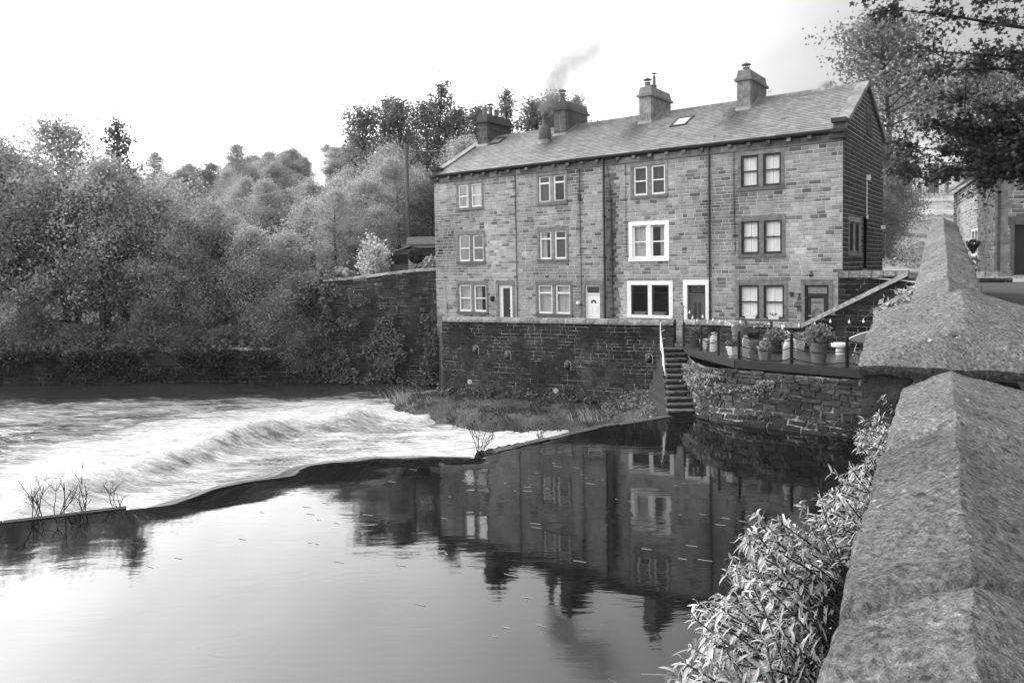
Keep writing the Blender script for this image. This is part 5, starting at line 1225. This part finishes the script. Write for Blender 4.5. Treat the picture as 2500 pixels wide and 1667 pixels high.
# tall thin trees behind the left end of the cottages
tall=[(-11.4,58,.98),(-10.0,60,1.02),(-8.3,59,1.03),(-6.9,61.5,1.05),(-5.5,59.5,1.05),(-3.9,62,1.05),(-2.3,61,1.0),(-.2,63,.98),(2.5,61,1.0),(3.7,63.5,1.06),(5.6,62,.92),(6.9,64,.86)]
for i,(x,y,s) in enumerate(tall):
    zb=hill(x,y); top=[17.5,18.,18.8,18.6,19,18.8,18.0,19.2,19.0,19.4,18.4,17.4][i]; s2=(top-zb)/13.2
    tree('slender_tree','tall slender tree with bare lower trunk behind the cottages, %s from the left'%ordn[i],'tree',VT[i%3],x,y,zb-.1,.95,'tall slender trees behind the cottages',sz=max(.6,s2))
# shrubs and small trees on the slope between the river wall and the slender trees
mid=[(-9.,46,.62),(-7.2,48,.66),(-5.0,47,.6),(-3.2,50,.7),(-6.2,52.5,.72),(-9.2,54,.78),(-12.4,53.5,.85),(-3.,55,.66),(-1.,52,.6),(-10.8,46.5,.6),(-7.8,43.4,.42),(-10.2,43.,.5)]
for i,(x,y,s) in enumerate(mid):
    tree('slope_tree','small rounded tree on the slope above the garden wall, %s planted'%ordn[i] if 0 else ['pale','dense','broad','modest','leafy','round','wide','low','sparse','soft','stunted','bushy'][i]+' tree on the slope above the tall river wall, %s from the left'%ordn[sorted(range(12),key=lambda k:mid[k][0]/mid[k][1]).index(i)],'tree',VR[i%5],x,y,hill(x,y)-.1,s,'small trees on the slope left of the cottages')
# hanging wood far up the valley: individual trees that read as one mass
r=random.Random(77); n=0
for i in range(245):
    y=r.uniform(54,145); u=r.uniform(-.74,.05) if i<200 else r.uniform(.40,.78)
    x=u*y
    if u>.05 and (y<90 or x<34): continue
    if u<-.4 and y<60: continue
    z=hill(x,y); v=VR[r.randrange(5)]; s=r.uniform(.65,1.05)*(.9 if u<0 else 1.)*(.62 if -.13<u<.06 else .95)*(.8 if y<75 else 1.)
    tree('hillside_tree','distant tree among many on the wooded valley side'+(' left of the cottages' if u<.05 else ' right of the cottages'),'tree',v,x,y,z-.3,s,'distant trees on the left valley side' if u<.05 else 'distant trees on the right valley side')
# big tree behind the gable
tree('gable_tree','big tree rising behind the sooty gable end, taller than the ridge','tree',VH,21.6,42.5,hill(21.2,42.5)-.2,1.0,None,1.0,1.02)
tree('gable_tree','tree to the right of the big gable tree, half behind the sycamore leaves','tree',VH,29.6,47.5,hill(29.6,47)-.2,.95,None,2.0,.86)
tree('gable_tree','lower leafy tree touching the back corner of the gable','tree',VU,18.9,38.9,hill(19,38.9)-.2,.55,None,3.0,.8)
tree('gable_tree','small tree low behind the gable corner beside the grassy lane','tree',VU,18.2,36.3,hill(18.2,36.3)-.2,.3,None,.4,.42)
for i,(x,y,s) in enumerate([(28.4,58,.8),(34.5,70,.8),(26.3,53,.7),(51,80,.9),(56,84,.9),(24.2,47,.6)]):
    tree('lane_tree','small tree beside the grassy lane up the hill, %s from the left'%ordn[sorted(range(6),key=lambda k:[28.4/58,34.5/70,26.3/53,51/80,56/84,24.2/47][k]).index(i)],'tree',VU,x,y,hill(x,y)-.2,s*.95,'trees along the hill lane')
# hill gate posts and hill hedge
t_=thing('gate_posts','weathered timber gate posts standing in the pasture above the lane','fence',(42.2,75,hill(42.2,75))); 
for dx,h,wd in ((-1.0,1.1,.12),(0,2.9,.28),(.6,2.9,.2),(1.7,1.3,.14)):
    g=G(); g.box(dx-wd,dx+wd,-wd,wd,-.5,h,.7); ob('post',g,m_wood,t_)
# utility pole and wire
px,py=-6.25,45.; pz=hill(px,py); t_=thing('utility_pole','plain timber utility pole left of the cottages, carrying one thin wire','pole',(px,py,pz)); g=G(); g.tube([(0,0,-.3),(.05,0,12.1-pz)],[.15,.11],10); ob('shaft',g,m_pole,t_)
g=G(); a=Vector((0,0,11.8-pz)); b=Vector((-22,12,3.3+8-pz-1.2)); g.tube([a.lerp(b,k/12)+Vector((0,0,-1.2*4*(k/12)*(1-k/12))) for k in range(13)],.009,4); b=Vector((4.6,-6.,11.2-pz)); g.tube([a.lerp(b,k/8)+Vector((0,0,-.3*4*(k/8)*(1-k/8))) for k in range(9)],.012,4); ob('wire',g,m_black,t_)
# ------------------------------------------------------------------ sycamore overhanging from the right
def mapleleaf(g,c,s,t,r,nrm=None):
    c=Vector(c); n=Vector((r.gauss(0,.7),r.gauss(0,.7),r.gauss(0,.8)+.5)).normalized(); a=n.orthogonal().normalized(); b=n.cross(a); ph=r.uniform(0,6.28)
    rad=[1.,.45,.85,.42,.6,.18,.6,.42,.85,.45]; pts=[c+(a*math.cos(ph+k*math.pi/5)+b*math.sin(ph+k*math.pi/5))*s*rad[k]+n*(-.15*s*(k%2==0)) for k in range(10)]
    g.face([g.v(p) for p in pts],t)
SX=Vector((14.2,13.6,3.3)); t_=thing('sycamore_tree','dark sycamore overhanging from the right with boughs of pointed leaves against the sky','tree',SX)
fr=lambda p:(p[0]-SX.x,p[1]-SX.y,p[2]-SX.z); gt=G(fr); r=random.Random(12)
gt.tube([SX+Vector((0,0,-.5)),SX+Vector((-.1,0,2.5)),SX+Vector((-.3,.1,5)),SX+Vector((-.2,0,9))],[.42,.34,.28,.1],12)
BG=[ # bough tip targets (px-derived directions turned into places in the tree's crown)
 ((13.9,13.6,7.5),(6.05,11.8,8.55),'u'),((13.9,13.6,7.0),(6.9,12.1,8.0),'u'),((14,13.6,7.4),(6.9,12.0,7.62),'u'),((14,13.6,8.4),(5.75,11.6,8.8),'u'),((14,13.6,8.2),(8.0,12.3,8.9),'u'),((14,13.6,7.8),(8.3,12.2,8.0),'u'),((14,13.6,8.0),(7.6,12.6,9.4),'u'),((14,13.6,8.2),(8.9,12.6,8.5),'u'),
 ((14.1,13.6,6.2),(8.1,15.2,6.42),'l'),((14.1,13.6,6.5),(8.3,15.4,6.9),'l'),((14.1,13.6,6.4),(9.4,14.9,6.55),'l'),((14.1,13.6,6.8),(9.2,15.2,7.3),'l'),((14.1,13.6,6.9),(10.2,15.,7.6),'l'),((14.1,13.6,6.5),(10.3,14.8,6.9),'l'),((14.1,13.6,6.2),(9.9,15.6,6.5),'l'),((14.1,13.6,6.3),(8.9,16.,6.55),'l'),((14.1,13.6,7.0),(10.6,15.3,7.2),'l'),((14.1,13.6,6.3),(10.9,15.3,6.6),'l'),((14.1,13.6,7.4),(10.6,14.6,8.1),'l'),((14.1,13.6,7.2),(9.3,15.1,7.75),'l'),((14.1,13.6,6.8),(8.7,15.3,7.25),'l'),((14,13.6,8.6),(8.6,12.0,9.3),'u'),((14,13.6,7.9),(8.9,12.1,7.7),'u'),((14.1,13.6,6.7),(9.7,15.3,7.1),'l')]
gc=G(fr)
for a,b,kd in BG:
    a=Vector(a);b=Vector(b); L=(b-a).length; pts=[]
    sag=-.35 if kd=='u' else .25
    for k in range(9): q=k/8; pts.append(a.lerp(b,q)+Vector((r.gauss(0,.05),r.gauss(0,.05),sag*math.sin(q*math.pi)*-.6+r.gauss(0,.04))))
    gt.tube(pts,[.08*(1-q/8)+.008 for q in range(9)],5,.6)
    for k in range(3 if kd=='u' else 2,9):
        for _ in range(7 if kd=='u' else 12):
            d=(pts[min(8,k)]-pts[k-1]).normalized()*.7+Vector((r.gauss(0,.6),r.gauss(0,.6),r.gauss(0,.38))); e=pts[k]+d.normalized()*r.uniform(.15,.62)
            gt.tube([pts[k],pts[k].lerp(e,.5)+Vector((0,0,.03)),e],[.012,.008,.004],3,.6,False)
            for _ in range(18 if kd=='u' else 22):
                c=pts[k].lerp(e,r.uniform(.2,1.12))+Vector((r.gauss(0,.09),r.gauss(0,.09),r.gauss(0,.07))); mapleleaf(gc,c,r.uniform(.042,.078),r.uniform(.5,1.6),r)
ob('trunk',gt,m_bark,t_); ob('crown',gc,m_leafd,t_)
# ------------------------------------------------------------------ valerian growing on the parapet
def vleaf(g,p,d,L,wd,droop,t,r):
    d=Vector(d).normalized(); side=d.cross(Vector((0,0,1))); side=side.normalized() if side.length>.05 else Vector((1,0,0)); side=(side+Vector((0,0,r.gauss(0,.35)))).normalized()
    pts=[]; q=Vector(p); dd=d.copy()
    prof=(.25,.8,1.,.75,.06)
    for k in range(5): pts.append((q.copy(),prof[k]*wd)); dd=(dd+Vector((0,0,-droop))).normalized(); q=q+dd*L/4
    for k in range(4):
        (a,wa),(b,wb)=pts[k],pts[k+1]; n=side.cross((b-a)).normalized()*.25
        g.quad([a-side*wa+n*wa,a,b,b-side*wb+n*wb],t); g.quad([a,a+side*wa+n*wa,b+side*wb+n*wb,b],t*.93)
def valerian(lab,roots,n,seed,reach,name='valerian_plant'):
    r=random.Random(seed); p0=pb(*roots[0]); t=thing(name,lab,'plant',p0); f=lambda p:(p[0]-p0.x,p[1]-p0.y,p[2]-p0.z); gs=G(f); gl=G(f); gf=G(f)
    for i in range(n):
        k=r.randrange(len(roots)-1); A=pb(*roots[k]).lerp(pb(*roots[k+1]),r.random()); out=-NBb
        d=(out*r.uniform(.4,1.2)+DA*r.gauss(0,.45)+Vector((0,0,r.uniform(-.25,.8)))).normalized(); L=reach*r.uniform(.35,1.0); pts=[A]; p=A.copy(); m=6
        for j in range(m): d=(d+Vector((r.gauss(0,.1),r.gauss(0,.1),r.gauss(0,.08)-.05))).normalized(); p=p+d*L/m; pts.append(p.copy())
        gs.tube(pts,[.0035]*3+[.0028]*(m-2),4,r.uniform(.4,1.2),False)
        for j in range(2,m+1):
            for _ in range(5 if j<m else 10):
                az=r.uniform(0,6.28); b=d.orthogonal().normalized(); c=d.cross(b); ld=(b*math.cos(az)+c*math.sin(az))*.9+d*r.uniform(.2,.9)+Vector((0,0,.25))
                vleaf(gl,pts[j]+d*r.uniform(-.02,.02),ld,r.choice([.018,.028,.036,.045,.06])*r.uniform(.8,1.15)*(1.1 if reach>.35 else .85),r.uniform(.0024,.0058),r.uniform(.05,.5),r.uniform(.3,1.55),r)
        if r.random()<.035:
            gf=G(f)
            for _ in range(26): q=p+Vector((r.gauss(0,.012),r.gauss(0,.012),r.gauss(.01,.01))); gf.ball(q,.004,3,r.uniform(.5,1.3))
            ob('flower_head',gf,m_grass,t)
    ob('stem',gs,m_bark,t); ob('leaves',gl,m_leafp,t)
    return t
valerian('large pale valerian clump spilling over the water from the near parapet, bottom right',[(1.3,-.30,3.35),(1.7,-.32,3.3),(2.1,-.34,3.32),(2.5,-.34,3.36),(3.0,-.33,3.42)],520,5,.42)
valerian('middle valerian clump on the parapet side, between the large clump and the roll moulding',[(3.05,-.27,3.5),(3.5,-.27,3.5),(3.9,-.26,3.5)],100,6,.25)
valerian('small valerian clump highest up, just below the pier block',[(4.35,-.24,3.55),(4.7,-.23,3.55),(5.1,-.23,3.55)],70,7,.24)
r=random.Random(9); p0=pb(1.5,-.35,3.3); g=G(lambda p:(p[0]-p0.x,p[1]-p0.y,p[2]-p0.z))
for i in range(70):
    A=pb(r.uniform(1.1,2.4),-.32,3.25+r.uniform(-.05,.1)); d=(-NBb*1.+DA*r.gauss(-.1,.3)+Vector((0,0,r.gauss(-.15,.2)))).normalized(); p=A.copy(); pts=[A]
    L=r.uniform(.3,.75)
    for j in range(6): d=(d+Vector((r.gauss(0,.09),r.gauss(0,.09),r.gauss(-.02,.07)))).normalized(); p=p+d*L/6; pts.append(p.copy())
    g.tube(pts,[.003,.003,.0028,.0025,.002,.0018,.0012],4,r.uniform(1.5,5.),False)
    if r.random()<.5:
        e=pts[4]+(d+Vector((r.gauss(0,.5),r.gauss(0,.5),r.gauss(0,.4)))).normalized()*L*.25; g.tube([pts[4],e],[.0018,.001],3,3.,False)
t_=thing('dry_twigs','tangle of dry leafless twigs below the valerian clump at the bottom edge','twigs',p0); ob('twig_tangle',g,m_bark,t_)
bush('deck_weed','weed with pale leaves behind the far side of the pier cap','weed',*pb(8.2,-.34,4.0),.2,.3,.36,450,.04,m_leafp,.4,1.2,31)
# ivy and weeds on walls
def ivy(name,lab,fn,n,ls,m,t0,t1,seed,kind='stuff'):
    r=random.Random(seed); g=G()
    for _ in range(n):
        p=fn(r)
        if p is not None: leafquad(g,p,ls*r.uniform(.6,1.4),r.uniform(t0,t1),r,1.5)
    return tag(ob(name,g,m),lab,'ivy',kind=kind)
def f1(r):
    u=r.uniform(1.4,6.2); v=1.30-abs(r.gauss(0,.22))*(1.2 if 2<u<4.6 else .8); return Vector(cvp(u+0,v,.05+abs(r.gauss(0,.09)))) if fbm(u*1.3,v*2,8)>-.15 else None
ivy('deck_ivy','leafy ivy trailing under the edge of the timber deck',f1,2600,.055,m_leafm,.5,2.8,4)
Aw=Vector((-9.9,38.35,0)); Bw=Vector((-3.72,36.75,0)); Dw=(Bw-Aw).normalized(); nw=Vector((Dw.y,-Dw.x,0))
def f2(r):
    u=r.uniform(-1.5,6.4); v=r.uniform(-1.2,3.9); dn=fbm(u*.7,v*.7,6)+.35*sm(1.8,.3,v)-.1*sm(1,3,v)
    if dn<.12: return None
    p=Aw+Dw*u+nw*(.05+abs(r.gauss(0,.12))); return Vector((p.x,p.y,v))
ivy('wall_ivy','ivy and creepers over the lower half of the tall river wall',f2,15000,.09,m_leafm,.3,1.6,5)
Al=Vector((-40,40.6,0)); Bl=Vector((-9.8,38.4,0)); Dl=(Bl-Al).normalized(); nl_=Vector((Dl.y,-Dl.x,0))
def f3(r):
    u=r.uniform(6,30.3); v=.55-abs(r.gauss(0,.75))
    if fbm(u*.4,v*.8,9)<-.05: return None
    p=Al+Dl*u+nl_*(.1+abs(r.gauss(0,.22))); return Vector((p.x,p.y,v))
ivy('bank_creeper','creepers hanging over the low river wall below the wood',f3,22000,.09,m_leafd,.2,1.3,6)
def f4(r):
    u=r.uniform(-.2,9.7); v=-.72+r.gauss(0,.16); 
    if fbm(u*.8,v,9)<-.2: return None
    return Vector(mpT(u,v,.06+abs(r.gauss(0,.15))))
ivy('wall_foot_weeds','dark leafy weeds along the foot of the terrace wall',f4,5200,.07,m_leafm,.3,1.5,7)
def f5(r):
    x=r.uniform(-33,-9); y=pl(x,FRONT)+r.uniform(.0,9); return Vector((x,y,hill(x,y)+abs(r.gauss(0,.45))))
ivy('woodland_undergrowth','leafy undergrowth on the floor of the left wood',f5,34000,.14,m_leafm,.3,1.5,8)
def f6(r):
    x=r.uniform(17.5,48); y=r.uniform(30,78)
    if abs(x/y-.565)<.055+.01*math.sin(y*.3) and y<70: return None
    return Vector((x,y,hill(x,y)+abs(r.gauss(0,.18)))) if fbm(x*.2,y*.2,5)>-.1 else None
ivy('lane_verge','rough grass and brambles on the verges of the hill lane',f6,16000,.11,m_leafm,.8,2.2,9)
def f7(r):
    y=r.uniform(27,80); x=y*r.uniform(.50,.62)
    return Vector((x,y,hill(x,y)+abs(r.gauss(0,.05)))) if y>31.5 and fbm(x*.35,y*.35,2)>-.2 else None
ivy('lane_grass','short pale grass and fallen leaves over the hill lane',f7,14000,.08,m_leafm,.9,2.4,10)
def f8(r):
    x=r.uniform(12.3,22); y=r.uniform(23,32)
    return Vector((x,y,3.97+abs(r.gauss(0,.02)))) if fbm(x*.5,y*1.5,2)>-.05 else None
ivy('lane_litter','pale grass and fallen leaves scattered over the lane',f8,9000,.055,m_leafm,.7,2.2,11)
def f9(r):
    x=r.uniform(3.3,5.2); y=r.uniform(22.9,28.5)
    return Vector((x,y,bank(x,y)+abs(r.gauss(0,.12)))) if fbm(x*.9,y*.9,2)>-.3 else None
ivy('step_foot_weeds','tangled weeds on the bank beside the foot of the stone steps',f9,3600,.06,m_leafm,.4,2.4,12)
# bare twiggy saplings on the weir
def sapling(lab,x,y,z,h,n,seed):
    r=random.Random(seed); t=thing('bare_sapling',lab,'sapling',(x,y,z)); g=G()
    def br(p,d,L,rad,k):
        pts=[p]; 
        for j in range(4): d=(d+Vector((r.gauss(0,.12),r.gauss(0,.12),.05))).normalized(); p=p+d*L/4; pts.append(p)
        g.tube(pts,[rad,rad*.85,rad*.7,rad*.5,rad*.3],4,.5,False)
        if k>0:
            for _ in range(3): br(pts[r.randrange(1,4)],(d+Vector((r.gauss(0,.55),r.gauss(0,.4),r.gauss(0,.3)))).normalized(),L*.6,rad*.55,k-1)
    for _ in range(n): br(Vector((r.gauss(0,.05),r.gauss(0,.05),0)),Vector((r.gauss(0,.45),r.gauss(0,.3),1)).normalized(),h*r.uniform(.6,1),.011,2)
    ob('twigs',g,m_bark,t); return t
for lab,x,y,z,h,n,s in (('bare sapling at the far left edge on the weir crest',-9.3,14.2,-.1,.75,5,1),('bare sapling on the weir crest, second from the left edge',-8.95,14.35,-.1,.7,4,2),('bare forked sapling on the weir, third from the left edge',-8.55,14.5,-.1,.85,4,3),('lone thin sapling on the weir to the right of the left group',-7.95,14.75,-.2,.6,3,4),
    ('bare bushy sapling at the right end of the weir breach',-.95,19.9,-.45,.95,6,5),('bare sapling on the right-hand arm of the weir, halfway to the steps',.75,20.4,-.35,.6,4,6)):
    sapling(lab,x,y,z,h,n,s)
# driftwood root at the right wall foot
t_=thing('driftwood','dark tangle of roots and driftwood at the foot of the rubble wall','driftwood',(8.6,19.1,.1)); g=G(); r=random.Random(4)
for _ in range(60):
    p=Vector((r.gauss(0,.35),r.gauss(0,.15),r.uniform(0,.35))); d=Vector((r.gauss(0,1),r.gauss(0,.4),r.gauss(.1,.4))).normalized(); pts=[p]
    for j in range(5): d=(d+Vector((r.gauss(0,.3),r.gauss(0,.3),r.gauss(-.03,.25)))).normalized(); p=p+d*.12; pts.append(p)
    g.tube(pts,[.012,.012,.01,.008,.006,.003],4,r.uniform(.3,1.5),False)
ob('root_tangle',g,m_bark,t_)
# ------------------------------------------------------------------ chimney smoke
def smokemat(dens):
    s=MT('chimney smoke'); v=N(s.t,'ShaderNodeVectorMath',operation='LENGTH'); s.L(s.tc.outputs['Object'],v.inputs[0])
    f=s.rng(v.outputs['Value'],.15,1.,1.,0.); n=s.noise(1.7,4,.6,(1,1,1),1.2); k=s.rng(n,.36,.7,.0,1)
    d=s.math('MULTIPLY',s.math('MULTIPLY',s.math('MULTIPLY',f,f),k),dens)
    p=N(s.t,'ShaderNodeVolumePrincipled'); p.inputs['Color'].default_value=(.42,.42,.42,1); s.L(d,p.inputs['Density']); s.L(p.outputs[0],s.out.inputs['Volume']); return s.m
fp=hw(13.86,-2.35,12.1); t_=thing('chimney_smoke','grey smoke drifting up and to the right from the bottle-shaped flue','smoke',fp,0,kind='stuff')
SP=[(dx,dy,dz,q*2.0) for dx,dy,dz,q in [(0,.0,.15,.26),(.12,0,.5,.36),(.30,.05,.9,.46),(.42,.1,1.35,.55),(.62,.15,1.8,.62),(.95,.2,2.2,.66),(1.4,.3,2.45,.7),(1.9,.4,2.75,.8),(2.4,.5,3.3,.95),(2.9,.6,4.0,1.1),(.75,.3,.75,.6),(1.3,.2,.35,.6),(1.9,.2,.1,.55),(2.6,.6,2.2,.9)]]
DN=[5,4,3,2.4,2.0,1.8,1.4,1.1,.8,.5,1.0,.9,.8,.6]
for k,((dx,dy,dz,rr_),dn) in enumerate(zip(SP,DN)):
    g=G(); g.ball((0,0,0),1.,10); o=ob('smoke_puff',g,smokemat(dn*.62),t_,True,loc=(dx,dy,dz)); o.scale=(rr_*1.25,rr_,rr_); o.rotation_euler=(0,-.5,k)
# ------------------------------------------------------------------ haze in the valley air
g=G(); g.box(-200,200,-40,360,-3.4,75.); hz_=MT('valley haze'); pv_=N(hz_.t,'ShaderNodeVolumePrincipled'); pv_.inputs['Color'].default_value=(.95,.95,.95,1); pv_.inputs['Density'].default_value=.00018; pv_.inputs['Anisotropy'].default_value=.0
hz_.L(pv_.outputs[0],hz_.out.inputs['Volume']); tag(ob('haze',g,hz_.m),'thin haze in the valley air','haze',kind='stuff')
